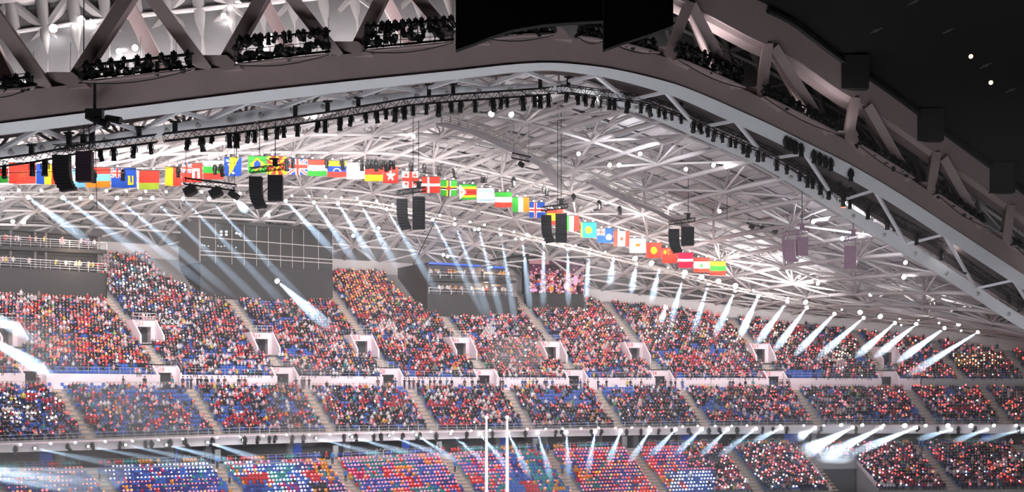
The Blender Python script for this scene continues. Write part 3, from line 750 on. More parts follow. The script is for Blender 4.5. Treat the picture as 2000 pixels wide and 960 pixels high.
for k, (ar, q, t_, kind) in enumerate(panels):
    mb = MB() if k < 296 else rest
    m = 0 if k < 296 else MI[kind]
    mb.face(q[::-1], m); mb.face(t_, m)
    for a_ in range(4): mb.face([q[a_], q[(a_ + 1) % 4], t_[(a_ + 1) % 4], t_[a_]], m)
    if k < 296: part('panel', mb, [kind], roof)
part('panel', rest, ['deck_grey', 'deck_pale', 'deck_dark'], roof, kind='stuff')
# outer weather skin, so that the night does not show through the joints
mb = MB(); us_ = np.linspace(-740, 2120, 90)
for j in range(8): strip([shell_pt(u, j / 8, OFF + 0.8) for u in us_], [shell_pt(u, (j + 1) / 8, OFF + 0.8) for u in us_], mb)
part('skin', mb, ['grey_wall'], roof, True)
_rs = [(u, v, shell_pt(u, v)) for u in np.linspace(-720, 2100, 260) for v in np.linspace(0, 1, 50)]
_rp = np.array([p[2] for p in _rs]); _rx, _ry = proj(_rp)
def roof_pt(px, y, drop=0.0):
    i = np.argmin((_rx - px) ** 2 + (_ry - y) ** 2); D = _rp[i][1] - 1.0; return U(px, y, D) - np.array([0, 0, drop])

# ------------------------------------------------------------------ edge ring, soffit and arch truss
def banded(name, fa, pxs, w_dy, thick, mt, parent):
    """flat steel plate following fa(px): w_dy picture rows tall, leaning over so that its face looks down and out"""
    mb = MB(); rings = []
    for p in pxs:
        c = fa(p); h = w_dy(p) / F * c[1]
        rings.append([c + np.array([0, -0.25, h / 2]), c + np.array([0, 0.45, -h / 2]), c + np.array([0, 0.45 + thick, -h / 2 + 0.2]), c + np.array([0, thick, h / 2 + 0.2])])
    mb.loft(rings, 0); return part(name, mb, [mt], parent)
arch = group_root('ceiling_arch', 'giant box-truss arch in white steel coloured for shade along the roof edge')
PX = np.arange(-160, 2181, 20)
banded('edge_plate', lambda p: ring(p, 0), PX, lambda p: np.interp(p, [0, 500, 1080, 1400, 2000], [18, 19, 9, 24, 24]), 0.5, 'pale_steel', arch)
banded('flange_plate', lambda p: chord(p, 9), PX, lambda p: np.interp(p, [0, 500, 1080, 1400, 2000], [19, 19, 12, 26, 27]), 0.5, 'pale_steel', arch)
hc = lambda p: np.interp(p, [0, 500, 1080, 1500, 2000], [62, 56, 50, 50, 46])
mb = MB(); rings = []
for p in PX:
    c = chord(p); h = hc(p) / F * c[1]
    rings.append([c, c + np.array([0, 0, h]), c + np.array([0, 4.5, h]), c + np.array([0, 4.5, 0.0])])
mb.loft(rings); part('bottom_chord', mb, ['taupe_shade_steel'], arch)
ht = lambda p: np.interp(p, [0, 1340, 1541, 1700, 1945, 2150], [75, 80, 78, 68, 58, 52])
def top(p, dy=0.0, dd=0.0): return U(p, Y_tb(p) + dy, float(D_ring(p)) - 7 + dd)
mb = MB(); rings = []; rings2 = []
for p in PX:
    c = top(p); h = ht(p) / F * c[1]
    rings.append([c, c + np.array([0, 0, h]), c + np.array([0, 4.5, h]), c + np.array([0, 4.5, 0])])
    c2 = top(p, 10); rings2.append([c2 + np.array([0, 0.1, 0.9]), c2 + np.array([0, 1.0, 0.1]), c2 + np.array([0, 4.2, 0.1]), c2 + np.array([0, 4.2, .9])])
mb.loft(rings); part('top_chord', mb, ['taupe_shade_steel'], arch)
mb = MB(); mb.loft(rings2); part('flange_plate', mb, ['taupe_shade_steel'], arch)
# dark service trunking on the top chord (black band with boxes)
mb = MB(); mb.path([top(p, -ht(p) * 0.86, -0.4) for p in np.arange(1500, 2160, 20)], 0.35, 5); part('service_pipe', mb, ['black'], arch)
for p in (1668, 1815, 1955):
    c = top(p, -ht(p) * 0.72, -0.9); mb = MB(); mb.box(c, 3.4, 1.6, 4.2); part('equipment_box', mb, ['black'], arch)
def member(b, ytb, t, ytt, w=1.25, dd=0.6, d=1.2, mt='taupe_shade_steel'):
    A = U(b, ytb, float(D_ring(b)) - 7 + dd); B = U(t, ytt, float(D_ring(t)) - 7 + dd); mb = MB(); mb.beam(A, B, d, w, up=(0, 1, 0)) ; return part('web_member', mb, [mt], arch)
for b, t in ((92, -48), (140, 296), (404, 250), (434, 562), (660, 505), (692, 790), (893, 735), (925, 1010)):
    member(b, float(Y_cb(b)) - hc(b) + 4, t, float(Y_tb(t)), 1.25)
for b, t in ((30, -70), (322, 215), (577, 470), (806, 700)):
    member(b, float(Y_cb(b)) - hc(b) + 4, t, float(Y_tb(t)), 1.1, dd=8.0)
for b, t in ((1302, 1345), (1432, 1347), (1485, 1499), (1612, 1507), (1655, 1669), (1772, 1690), (1815, 1827), (1912, 1838), (1962, 1972)):
    member(b, float(Y_cb(b)) - hc(b) + 4, t, float(Y_tb(t)), 1.35 if b not in (1432, 1612, 1772, 1912) else 1.6)
for b, t in ((1405, 1345), (1590, 1505), (1755, 1680)):
    member(b, float(Y_cb(b)) - hc(b) + 4, t, float(Y_tb(t)), 0.9, dd=8.0)
# gussets where members meet the chord
for p in (116, 418, 676, 908, 1070, 1302, 1485, 1655, 1815, 1962):
    c = chord(p, -hc(p) - 1, 0.3); h = 1.0; mb = MB(); rw = 2.6
    sl = (Y_cb(p + 10) - Y_cb(p - 10)) / 20.0
    pr = [c + np.array([-rw, 0, rw * sl - .4]), c + np.array([rw, 0, -rw * sl - .4]), c + np.array([rw * .45, 0, 1.2]), c + np.array([-rw * .45, 0, 1.2])]
    mb.loft([pr, [q + np.array([0, 1.6, 0]) for q in pr]]); part('gusset', mb, ['taupe_shade_steel'], arch)
# soffit deck between arch and ring, with zigzag pale bars
mb = MB()
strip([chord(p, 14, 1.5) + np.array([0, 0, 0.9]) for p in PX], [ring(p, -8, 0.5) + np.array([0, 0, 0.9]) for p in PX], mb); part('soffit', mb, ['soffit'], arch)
p = -60.0; k = 0
while p < 2100:
    st = 62 if k % 2 == 0 else 74
    q = p + st
    A = chord(p, 18, 0.6) if k % 2 == 0 else ring(p, -7, -0.4); B = ring(q, -7, -0.4) if k % 2 == 0 else chord(q, 18, 0.6)
    mb = MB(); mb.beam(A, B, 0.40, 0.34); part('soffit_bar', mb, ['pale_steel'], arch); p = q; k += 1
# second shell behind the arch (seen through the web)
def shell2(px, v, off=0.0):
    A = U(px, float(Y_cb(px)) + 10, float(D_ring(px)) + 6); B = U(px - 60, float(Y_tb(px)) - 170, float(D_ring(px)) + 34)
    C = (A + B) / 2 + np.array([0, 9.0, -1.5]) ; q = (1 - v) ** 2 * A + 2 * v * (1 - v) * C + v * v * B
    return q + np.array([0, off * 0.8, off * 0.6])
roof2 = group_root('ceiling_shell', 'pale lattice roof shell seen through the arch truss')
PX2 = np.arange(-220, 2200, 62); V2 = np.linspace(0, 1, 8)
for p in PX2:
    mb = MB(); mb.path([shell2(p, v) for v in np.linspace(0, 1, 8)], 0.72, 6); part('rib', mb, ['white_steel'], roof2, True)
for v in V2:
    mb = MB(); mb.path([shell2(p, v) for p in np.arange(-220, 2200, 31)], 0.62, 6); part('purlin', mb, ['white_steel'], roof2, True)
for i in range(len(PX2) - 1):
    for j in range(len(V2) - 1):
        fl = (i + j) % 2; mb = MB(); mb.path([shell2(PX2[i], V2[j + fl]), shell2(PX2[i + 1], V2[j + 1 - fl])], 0.55, 5); part('diagonal', mb, ['white_steel'], roof2)
rest2 = MB(); PX3 = np.arange(-220, 2200, 44); V3 = np.linspace(0, 1, 12); np3 = 0
for i in range(len(PX3) - 1):
    for j in range(len(V3) - 1):
        g = 0.09; h = 2.4 + rnd.uniform(-.25, .25); p0, p1 = PX3[i] + 44 * g, PX3[i + 1] - 44 * g; v0, v1 = V3[j] + g / 11, V3[j + 1] - g / 11
        q = [shell2(p0, v0, h), shell2(p1, v0, h), shell2(p1, v1, h), shell2(p0, v1, h)]; t_ = [shell2(p0, v0, h + .3), shell2(p1, v0, h + .3), shell2(p1, v1, h + .3), shell2(p0, v1, h + .3)]
        dk = rnd.random() < .28 or (i * 3 + j * 5) % 7 == 0
        if -60 < PX3[i] < 920 and np3 < 296: mb = MB(); mb.loft([q, t_]); part('panel', mb, ['deck_dark' if dk else rnd.choice(['deck_pale', 'deck_pale', 'deck_grey'])], roof2); np3 += 1
        else:
            n0 = len(rest2.f); rest2.loft([q, t_], 1 if dk else 0)
part('panel', rest2, ['deck_pale', 'deck_dark'], roof2, kind='stuff')
mb = MB(); strip([shell2(p, 0, 3.4) for p in PX2], [shell2(p, 0.5, 3.4) for p in PX2], mb); strip([shell2(p, 0.5, 3.4) for p in PX2], [shell2(p, 1, 3.4) for p in PX2], mb); part('skin', mb, ['grey_wall'], roof2)
# black cloth ceiling over the field, reaching from the top chord back over the camera's side
mb = MB(); pxs = np.arange(-160, 2200, 40)
for i in range(5):
    f0, f1 = i / 5.0, (i + 1) / 5.0
    def cl(p, f): c = top(p, -ht(p)); return c + np.array([0, -95.0, 26.0]) * f + np.array([0, 0, 14.0]) * math.sin(math.pi * f) + np.array([25 * f, 0, 0])
    strip([cl(p, f0) for p in pxs], [cl(p, f1) for p in pxs], mb)
struct('ceiling_cloth', mb, ['drape'], 'black cloth ceiling above the field')
for i, (f, x) in enumerate(((0.25, 0), (0.5, 0), (0.78, 0))):
    mb = MB(); mb.path([cl(p, f) + np.array([0, 0, -0.25]) for p in pxs], 0.10, 4); struct('trim_seam', mb, ['black_metal'], 'thin seam cable across the black ceiling')
# hanging black scenery backs
for i, (pts, D, lab) in enumerate((
    ([(890, -60), (890, 97), (925, 85), (960, 71), (1000, 58), (1060, 48), (1110, 44), (1178, 40), (1178, -60)], 96.0, 'black hanging drape box with a curved lower edge, beside the smaller one'),
    ([(1178.5, -60), (1178.5, 97), (1215, 84), (1262, 69), (1300, 55), (1315, 49), (1315, -60)], 99.0, 'black hanging drape box with a slanting lower edge, beside the bigger one'))):
    q = [U(x, y, D) for x, y in pts]; o = U((pts[0][0] + pts[-1][0]) / 2, 40, D)
    t = thing('scenery_box', lab, 'drape', tuple(o), 'black scenery boxes'); mb = MB(); nn = len(q)
    mb.loft([q, [x + np.array([0, 0.8, 0]) for x in q]]); part('drape', mb, ['drape'], t)
    for k in (0.15, 0.85): mb = MB(); P = q[0] + (q[-1] - q[0]) * k + np.array([0, .4, 0]); mb.path([P, P + np.array([0, 0, 12.0])], 0.06, 4); part('cable', mb, ['black'], t)

# warm ceiling lamps inside the open boxes
for px, y, D_, root_ in ((30, 462, 0, 'g'), (130, 470, 0, 'g'), (185, 474, 0, 'g'), (60, 500, 0, 'g'), (150, 507, 0, 'g'), (870, 520, 1, 'h'), (950, 524, 1, 'h'), (870, 552, 1, 'h'), (950, 554, 1, 'h')):
    Dd = tier_D(100, 571) + 1.0 if D_ == 0 else tier_D(930, 612) + 1.2
    P = U(px, y, Dd); l_ = bpy.data.lights.new('ceiling_lamp', 'POINT'); l_.energy = 420; l_.color = (1, .72, .5); l_.shadow_soft_size = .15; link('ceiling_lamp', l_, None, tuple(P))
# ------------------------------------------------------------------ seats and spectators
def tri_template(mb):
    v = np.array(mb.v, float); T = []; G = []
    for f, m in zip(mb.f, mb.m):
        for k in range(1, len(f) - 1): T.append((f[0], f[k], f[k + 1])); G.append(m)
    return v, np.array(T, int), np.array(G, int)
def ringpts(c, rx, ry, n=6): return [(c[0] + rx * math.cos(2 * math.pi * (i + .5) / n), c[1] + ry * math.sin(2 * math.pi * (i + .5) / n), c[2]) for i in range(n)]
def person_small(kind):
    """low figure, faces tagged 0 coat 1 trousers 2 skin 3 hair; sits at z .45, faces +y"""
    mb = MB(); hz = 0.47 if kind.startswith('sit') else 0.92; t0 = len(mb.f)
    mb.loft([ringpts((0, 0, hz - .05), .17, .13), ringpts((0, .02, hz + .25), .17, .12), ringpts((0, .03, hz + .48), .215, .12), ringpts((0, .02, hz + .58), .07, .06)], 0)
    h = hz + .71
    mb.loft([ringpts((0, .05, h - .13), .055, .055, 5), ringpts((0, .06, h - .06), .085, .095, 5), ringpts((0, .05, h + .03), .095, .105, 5)], 2)
    mb.loft([ringpts((0, .035, h + .02), .105, .112, 5), ringpts((0, .03, h + .09), .08, .085, 5)], 3)
    if kind == 'sit_up':
        arms = [[(-.21, .02, hz + .47), (-.30, .16, hz + .42), (-.20, .25, hz + .72)], [(.21, .02, hz + .47), (.30, .16, hz + .42), (.20, .25, hz + .72)]]
    elif kind == 'sit': arms = [[(-.21, .02, hz + .47), (-.26, .08, hz + .2), (-.12, .30, hz + .12)], [(.21, .02, hz + .47), (.26, .08, hz + .2), (.12, .30, hz + .12)]]
    else: arms = [[(-.21, .02, hz + .47), (-.26, .0, hz + .2), (-.24, .08, hz - .06)], [(.21, .02, hz + .47), (.26, .0, hz + .2), (.24, .08, hz - .06)]]
    for a in arms: mb.path(a, [.06, .05, .04], 4, 0, False)
    for sx in (-.09, .09):
        if kind.startswith('sit'): mb.path([(sx, .0, hz), (sx * 1.2, .42, hz + .02), (sx * 1.1, .44, .05)], [.085, .07, .05], 4, 1, False)
        else: mb.path([(sx, 0, hz), (sx, .02, .48), (sx * 1.1, .0, .04)], [.09, .07, .055], 4, 1, False)
    return tri_template(mb)
def seat_template():
    mb = MB(); mb.box((0, .02, .43), .46, .42, .05)
    mb.loft([[(-.22, -.20, .40), (.22, -.20, .40), (.22, -.16, .40), (-.22, -.16, .40)], [(-.235, -.25, .72), (.235, -.25, .72), (.235, -.21, .72), (-.235, -.21, .72)], [(-.16, -.27, .84), (.16, -.27, .84), (.16, -.23, .84), (-.16, -.23, .84)]], 0)
    return tri_template(mb)
def light_template(r=0.115):
    v = np.array([(r, 0, 0), (-r, 0, 0), (0, r, 0), (0, -r, 0), (0, 0, r), (0, 0, -r)] , float)
    q = r * .62; v = np.concatenate([v, [(a * q, b * q, c * q) for a in (-1, 1) for b in (-1, 1) for c in (-1, 1)]])
    T = []
    for a in range(2):
        for b in range(2):
            for c in range(2):
                k = 6 + a * 4 + b * 2 + c; X, Y, Z = (1, 0)[a], (3, 2)[b], (5, 4)[c]
                for t in ((X, Y, k), (Y, Z, k), (Z, X, k)): T.append(t)
    T = np.array([(t if ((a + b + c) % 2) else t) for t in T for a in (0,) for b in (0,) for c in (0,)])
    return v, T, np.zeros(len(T), int)
TS, TSU, TST = person_small('sit'), person_small('sit_up'), person_small('stand')
SEAT_T = seat_template(); LIGHT_T = light_template()
SK = np.array([0.72, 0.48, 0.40]); HR = np.array([0.03, 0.022, 0.018])
PAL = [((.013, .014, .020), 44), ((.028, .03, .048), 18), ((.07, .07, .08), 10), ((.42, .03, .05), 9), ((.64, .60, .63), 12), ((.62, .36, .40), 9), ((.03, .08, .28), 7), ((.04, .22, .30), 3), ((.60, .22, .04), 2), ((.62, .45, .08), 1.2), ((.12, .05, .05), 6), ((.22, .18, .16), 5), ((.10, .30, .10), .6)]
PC = np.array([p[0] for p in PAL]); PW = np.array([p[1] for p in PAL], float); PW /= PW.sum()
PNAMES = ['black', 'dark navy', 'charcoal', 'red', 'white', 'pink', 'blue', 'teal', 'orange', 'yellow', 'maroon', 'brown', 'green']
SEATC = {'blue': (.05, .13, .50), 'navy': (.035, .05, .25), 'teal': (.03, .26, .30), 'red': (.55, .02, .03), 'crimson': (.48, .02, .14), 'orange': (.66, .27, .03), 'purple': (.12, .05, .30), 'black': (.015, .015, .018)}
LIGHTC = {'r': (1, .075, .06), 'p': (1, .19, .22), 'o': (1, .27, .07), 'w': (1, .93, .95), 'y': (1, .75, .5)}
def noise2(seed, cw, ch):
    g = np.random.default_rng(seed).random((400, 400))
    def f(a, b):
        a = np.asarray(a) / cw; b = np.asarray(b) / ch; i = np.floor(a).astype(int); j = np.floor(b).astype(int); fa = a - i; fb = b - j
        fa = fa * fa * (3 - 2 * fa); fb = fb * fb * (3 - 2 * fb); G = lambda x, y: g[x % 400, y % 400]
        return (G(i, j) * (1 - fa) + G(i + 1, j) * fa) * (1 - fb) + (G(i, j + 1) * (1 - fa) + G(i + 1, j + 1) * fa) * fb
    return f
n_empty, n_light, n_red, n_white = noise2(1, 40, 16), noise2(2, 60, 26), noise2(3, 34, 14), noise2(4, 50, 22)
def row_spots(tier, k, r, zfun, aisles, half, pitch=0.52):
    s = np.arange(su(-260), su(2200), pitch); u = us(s)
    # keep the seat pitch even on the offset curve
    x, y = pu(u, r); d = np.concatenate([[0], np.cumsum(np.hypot(np.diff(x), np.diff(y)))]); tt = np.arange(0, d[-1], pitch); u = np.interp(tt, d, u); s = su(u)
    keep = np.ones(len(u), bool)
    for a in aisles: keep &= np.abs(s - a) > half
    if tier == 'upper': keep &= (r < rb(u) + .6) & ~in_vom(u, np.full(len(u), r))
    if tier == 'lower': keep &= ~in_lowvom(u, np.full(len(u), r))
    if tier == 'upper':
        for ul, ur, rl, rr in BOXES:
            f = np.clip((u - ul) / (ur - ul), 0, 1); rf = rl + (rr - rl) * f
            keep &= ~((u > ul - 6) & (u < ur + 6) & (r > rf - 0.9))
            keep &= ~((u < ul) & (u > ul - 140) & (r > rl + (ul - u) * 0.09) & (rl > 0) & (ul - u < 60) & (r > rl + 1))
    u = u[keep]; x, y = pu(u, r); z = zfun(u, k); px = 1000 + F * x / y; py = HY - F * (z + .6 - ZC) / y
    m = (px > -25) & (px < 2025) & (py < 985) & (py > 430)
    return dict(u=u[m], x=x[m], y=y[m], z=z[m], px=px[m], py=py[m], row=np.full(m.sum(), k), tier=np.full(m.sum(), {'upper': 0, 'middle': 1, 'lower': 2}[tier]))
spots = []
for k in range(NUP): spots.append(row_spots('upper', k, ROW_R * k + 0.45, lambda u, k: zf_u(u) - 0.35 + ROW_H * k, AISLE_UP, 0.95))
for k in range(NMID): spots.append(row_spots('middle', k, -2.2 - 0.8 * k - 0.35, z_mid, AISLE_MID, 0.95))
for k in range(NLOW): spots.append(row_spots('lower', k, -13.6 - 0.8 * k - 0.35, z_low, AISLE_LOW, 1.0))
A_ = {q: np.concatenate([s[q] for s in spots]) for q in spots[0]}
N = len(A_['u']); px, py, T3 = A_['px'], A_['py'], A_['tier']
nn = np.stack([np.interp(A_['u'], UG, NG[:, 0]), np.interp(A_['u'], UG, NG[:, 1])], 1)
face_ang = np.arctan2(nn[:, 0], -nn[:, 1])          # rotation that turns +y to face the field
R1, R2, R3, R4 = rng.random(N), rng.random(N), rng.random(N), rng.random(N)
def blob(cx, cy, rx, ry): return np.exp(-(((px - cx) / rx) ** 2 + ((py - cy) / ry) ** 2))
# who is there
occ = np.where(T3 == 0, 0.93 - 0.5 * (n_empty(px, py) > 0.80), np.where(T3 == 1, 0.90 - 0.5 * (n_empty(px + 300, py) > 0.74), 0.0))
occ = np.where((T3 == 0) & (py > 724) & (n_empty(px * 1.0, 3.0 + 0 * py) > 0.68), 0.30, occ)
for cx, cy, rx, ry, w in ((180, 724, 110, 6, 1), (480, 722, 45, 6, 1), (400, 690, 30, 8, .5), (240, 712, 30, 5, .8), (1160, 728, 35, 5, .9), (1540, 730, 50, 5, .8), (560, 728, 20, 6, .8), (800, 728, 30, 5, .7)):
    occ = np.where(T3 == 0, occ - 1.2 * w * blob(cx, cy, rx, ry), occ)
occ = np.where((T3 == 1) & (px < 430), 0.72 - 0.62 * blob(370, 776, 75, 10) - .4 * blob(300, 765, 120, 5), occ); occ = np.where((T3 == 1) & (py < 772) & (px > 1180) & (px < 1240), .1, occ)
lo_edge = 1330 + (py - 870) * 0.4
occ = np.where((T3 == 2) & (px > lo_edge), 0.93, occ)
occ = np.where((T3 == 2) & (px > 1330) & (px < 1395) & (py > 915), 0.05, occ)
person = R1 < occ
# who carries a glowing light, and which colour
pl = np.where(T3 == 0, 0.14 + 0.42 * n_light(px, py) ** 1.3, np.where(T3 == 1, 0.12 + 0.40 * n_light(px, py + 90) ** 1.4, 0.20))
lc = np.where(R3 < 0.62, 'r', np.where(R3 < 0.88, 'p', np.where(R3 < .91, 'o', 'w')))
def hot(cx, cy, rx, ry, p, cols):
    global pl, lc
    b = blob(cx, cy, rx, ry); pl = np.maximum(pl, p * np.minimum(1, 1.6 * b)); sel = (b > 0.35) & (R4 < 0.85)
    lc = np.where(sel, np.where(R3 < .5, cols[0], np.where(R3 < .8, cols[1 % len(cols)], cols[2 % len(cols)])), lc)
for h in ((170, 680, 90, 34, .75, 'ror'), (720, 575, 75, 42, .72, 'oro'), (690, 560, 60, 30, .7, 'oor'), (255, 545, 40, 30, .5, 'www'), (370, 565, 60, 22, .5, 'wwp'), (330, 600, 80, 30, .40, 'wpr'), (1420, 650, 60, 25, .45, 'ypr'), (1525, 660, 40, 20, .5, 'yrp'),
          (1640, 690, 40, 16, .5, 'yyp'), (1895, 705, 70, 14, .55, 'yyo'), (1250, 640, 70, 30, .4, 'ypr'), (1300, 700, 100, 25, .45, 'rrp'), (560, 690, 120, 40, .45, 'rrp'), (1120, 700, 80, 30, .5, 'rrp'), (880, 700, 70, 25, .45, 'rrr')):
    hot(*h)
m1 = T3 == 1
pl = np.where(m1 & (px < 430), .33, pl); pl = np.where(m1 & (px < 115) & (py > 772), .42, pl); lc = np.where(m1 & (px < 115) & (py > 768) & (py < 832), 'w', lc)
lc = np.where(m1 & (px >= 115) & (px < 430) & (lc == 'w'), 'r', lc); pl = np.where(m1 & (px > 1560) & (px < 1700), pl * .8, pl)
pl = np.where((T3 == 2) & (px > 1330) & (px < 1760), .42, pl); lc = np.where((T3 == 2) & (px > 1330) & (R4 < .5) & (px < 1780), np.where(R3 < .55, 'w', 'p'), lc)
pl = np.where((T3 == 2) & (px > 1790), 0.10 + .3 * blob(1960, 915, 50, 30) + .3 * blob(1830, 890, 20, 14), pl)
# lights on the seats of the lower tier
e2 = (T3 == 2) & ~person
row = A_['row']
ls = np.full(N, 0.0); lcs = np.full(N, 'p', dtype=object)
b1 = e2 & (px < 432); ls = np.where(b1, np.where(px < 240, .55, .75), ls); lcs = np.where(b1, np.where((row < 4) & (px > 205), 'w', np.where(R3 < .55, 'p', 'o')), lcs)
b2 = e2 & (px >= 432) & (px < 660); ls = np.where(b2, np.where((py > 932) & (px < 520), .05, .66), ls); lcs = np.where(b2, np.where((px > 590 + (py - 905) * .5) | ((row < 1) & (px > 500)), 'p', 'w'), lcs)
b3 = e2 & (px >= 660) & (px < 880); ls = np.where(b3, .85, ls); b4 = e2 & (px >= 880) & (px < 1080); ls = np.where(b4, np.where(px < 990, .72, .42 - .3 * (py > 925)), ls)
b5 = e2 & (px >= 1080); ls = np.where(b5, .88 - .75 * ((px < 1130) & (py > 905)), ls); lcs = np.where(b5 | b4, np.where(R3 < .5, 'r', 'p'), lcs); lcs = np.where(b5 & (R3 > .8) & (py > 905), 'o', lcs)
lcs = np.where(e2 & (px > 1310 + 0 * py) & (py > 921), 'w', lcs)
has_l = np.where(person, R2 < pl, np.where(e2, R2 < ls, False)); lcol = np.where(person, lc, lcs)
# colours of coats and seats
ci = rng.choice(len(PC), N, p=PW); redz = (n_red(px, py) > 0.80) | ((T3 == 1) & (blob(870, 790, 60, 12) > .5)) | ((T3 == 1) & (blob(760, 785, 30, 12) > .5)) | ((T3 == 2) & (blob(1760, 950, 60, 12) > .5)) | ((T3 == 1) & (blob(465, 825, 60, 12) > .5))
ci = np.where(redz & (R4 < .7), 3, ci); ci = np.where((n_white(px, py) > .8) & (R4 < .5), 4, ci); ci = np.where((T3 == 0) & (py < 590) & (px < 215) & (R4 < .4), 4, ci)
snames = list(SEATC)
gq = np.random.default_rng(5).choice(len(snames), (600, 40), p=[.34, .14, .16, .13, .07, .10, .05, .01])
gb = np.random.default_rng(6).choice(len(snames), (600, 40), p=[.30, .16, .18, .14, .08, .10, .03, .01])
col_i = np.round(su(A_['u']) / .52).astype(int)
sidx = np.where(R3 < .62, gb[(col_i // 5) % 600, (row // 3) % 40], gq[col_i % 600, row % 40])
sidx = np.where((px < 432) & (R4 < .75), np.where(R3 < .5, 1, 0), sidx)
sidx = np.where(T3 == 2, sidx, 0)
sidx = np.where((T3 == 2) & (px > lo_edge - 20), 0, sidx)
# the three hundred nearest spectators, and the three hundred nearest seats, are objects of their own
inview = (px > 4) & (px < 1996) & (py < 958)
dist = A_['y'].copy()
pi = np.where(person & inview)[0]; pi = pi[np.argsort(dist[pi])][:72]
si = np.where(inview & (T3 == 2) & ~person)[0]; si = si[np.argsort(dist[si])][:296]
solo_p = np.zeros(N, bool); solo_p[pi] = True; solo_s = np.zeros(N, bool); solo_s[si] = True

def scatter(name, tmpl, pos, ang, cols_of_tag, mt, label, cat, scale=None, parent=None):
    v, t, g = tmpl; K = len(pos); nv, nt = len(v), len(t)
    c, s = np.cos(ang), np.sin(ang); sc = np.ones(K) if scale is None else scale
    X = (v[None, :, 0] * c[:, None] - v[None, :, 1] * s[:, None]) * sc[:, None] + pos[:, 0:1]
    Y = (v[None, :, 0] * s[:, None] + v[None, :, 1] * c[:, None]) * sc[:, None] + pos[:, 1:2]
    Z = v[None, :, 2] * sc[:, None] + pos[:, 2:3]
    co = np.stack([X, Y, Z], 2).reshape(-1, 3); tr = (t[None] + (np.arange(K) * nv)[:, None, None]).reshape(-1)
    me = bpy.data.meshes.new(name); me.vertices.add(K * nv); me.vertices.foreach_set('co', co.ravel())
    me.loops.add(K * nt * 3); me.loops.foreach_set('vertex_index', tr); me.polygons.add(K * nt); me.polygons.foreach_set('loop_start', np.arange(K * nt) * 3)
    ca = me.color_attributes.new('Col', 'FLOAT_COLOR', 'CORNER')
    cc = np.ones((K, nt, 3, 4)); cc[..., :3] = cols_of_tag(g)[:, :, None, :]; ca.data.foreach_set('color', cc.ravel())
    me.materials.append(M[mt]); me.update(); me.validate()
    o = link(name, me, parent); tag(o, label, cat, kind='stuff'); return o
P3 = np.stack([A_['x'], A_['y'], A_['z']], 1)
tr_c = np.where(rng.random(N)[:, None] < .7, np.array([.02, .022, .035]), np.array([.05, .06, .10]))
hr_c = np.where(rng.random(N)[:, None] < .6, HR, PC[rng.choice(len(PC), N, p=PW)])
sk_c = SK * rng.uniform(.75, 1.1, N)[:, None]
def ppl_cols(sel):
    def f(g):
        out = np.zeros((sel.sum(), len(g), 3))
        for k, arr in enumerate((PC[ci], tr_c, sk_c, hr_c)): out[:, g == k, :] = arr[sel][:, None, :]
        return out
    return f
pose = rng.random(N); jit = rng.normal(0, .25, N)
for nm, tm, sel, lab in (('crowd', TS, person & ~solo_p & (pose < .6), 'seated spectators packed in the rows of the stands'), ('crowd', TSU, person & ~solo_p & (pose >= .6) & (pose < .92), 'seated spectators with raised hands in the rows'), ('crowd', TST, person & ~solo_p & (pose >= .92), 'spectators standing up among the seated rows')):
    scatter(nm, tm, P3[sel], face_ang[sel] + jit[sel], ppl_cols(sel), 'col', lab, 'crowd', rng.uniform(.92, 1.06, sel.sum()))
SCs = np.array([SEATC[q] for q in snames])
sel = ~solo_s & ((T3 == 2) | ~person | (R2 < .55))
scatter('seating', SEAT_T, P3[sel], face_ang[sel], lambda g: np.repeat(SCs[sidx[sel]][:, None, :], len(g), 1), 'col', 'plastic seats in rows, blue above and patchwork colours below', 'seats')
_s = np.arange(su(-260), su(2200), .56); _u = us(_s); _k = np.ones(len(_u), bool)
for q in AISLE_LOW: _k &= np.abs(_s - q) > 1.4
_k &= rng.random(len(_u)) < .85; _u = _u[_k]; _x, _y = pu(_u, -13.0)
_pp = np.stack([_x, _y, z_low(_u, 0) + .62], 1); _nn = np.arctan2(np.interp(_u, UG, NG[:, 0]), -np.interp(_u, UG, NG[:, 1])); _ci = np.random.default_rng(3).choice([0, 2, 2, 3, 5, 1], 400)[(np.round(su(_u) / .56).astype(int) // 4) % 400]
scatter('seating', SEAT_T, _pp, _nn, lambda g: np.repeat(SCs[_ci][:, None, :], len(g), 1), 'col', 'row of teal, blue and orange chairs behind the lower railing', 'seats')
sel = has_l & ~solo_p & ~solo_s
off = np.where(person[:, None], np.stack([-nn[:, 0] * .30, -nn[:, 1] * .30, rng.uniform(.80, 1.25, N)], 1), np.stack([-nn[:, 0] * .02, -nn[:, 1] * .02, np.full(N, .78)], 1))
LC = np.array([LIGHTC[q] for q in lcol])
scatter('glow_lights', LIGHT_T, (P3 + off)[sel], face_ang[sel], lambda g: np.repeat(LC[sel][:, None, :], len(g), 1), 'light_col', 'small red and white lights glowing all through the stands', 'lights', rng.uniform(.85, 1.4, sel.sum()))
print('SPOTS', N, 'people', person.sum(), 'lights', has_l.sum())

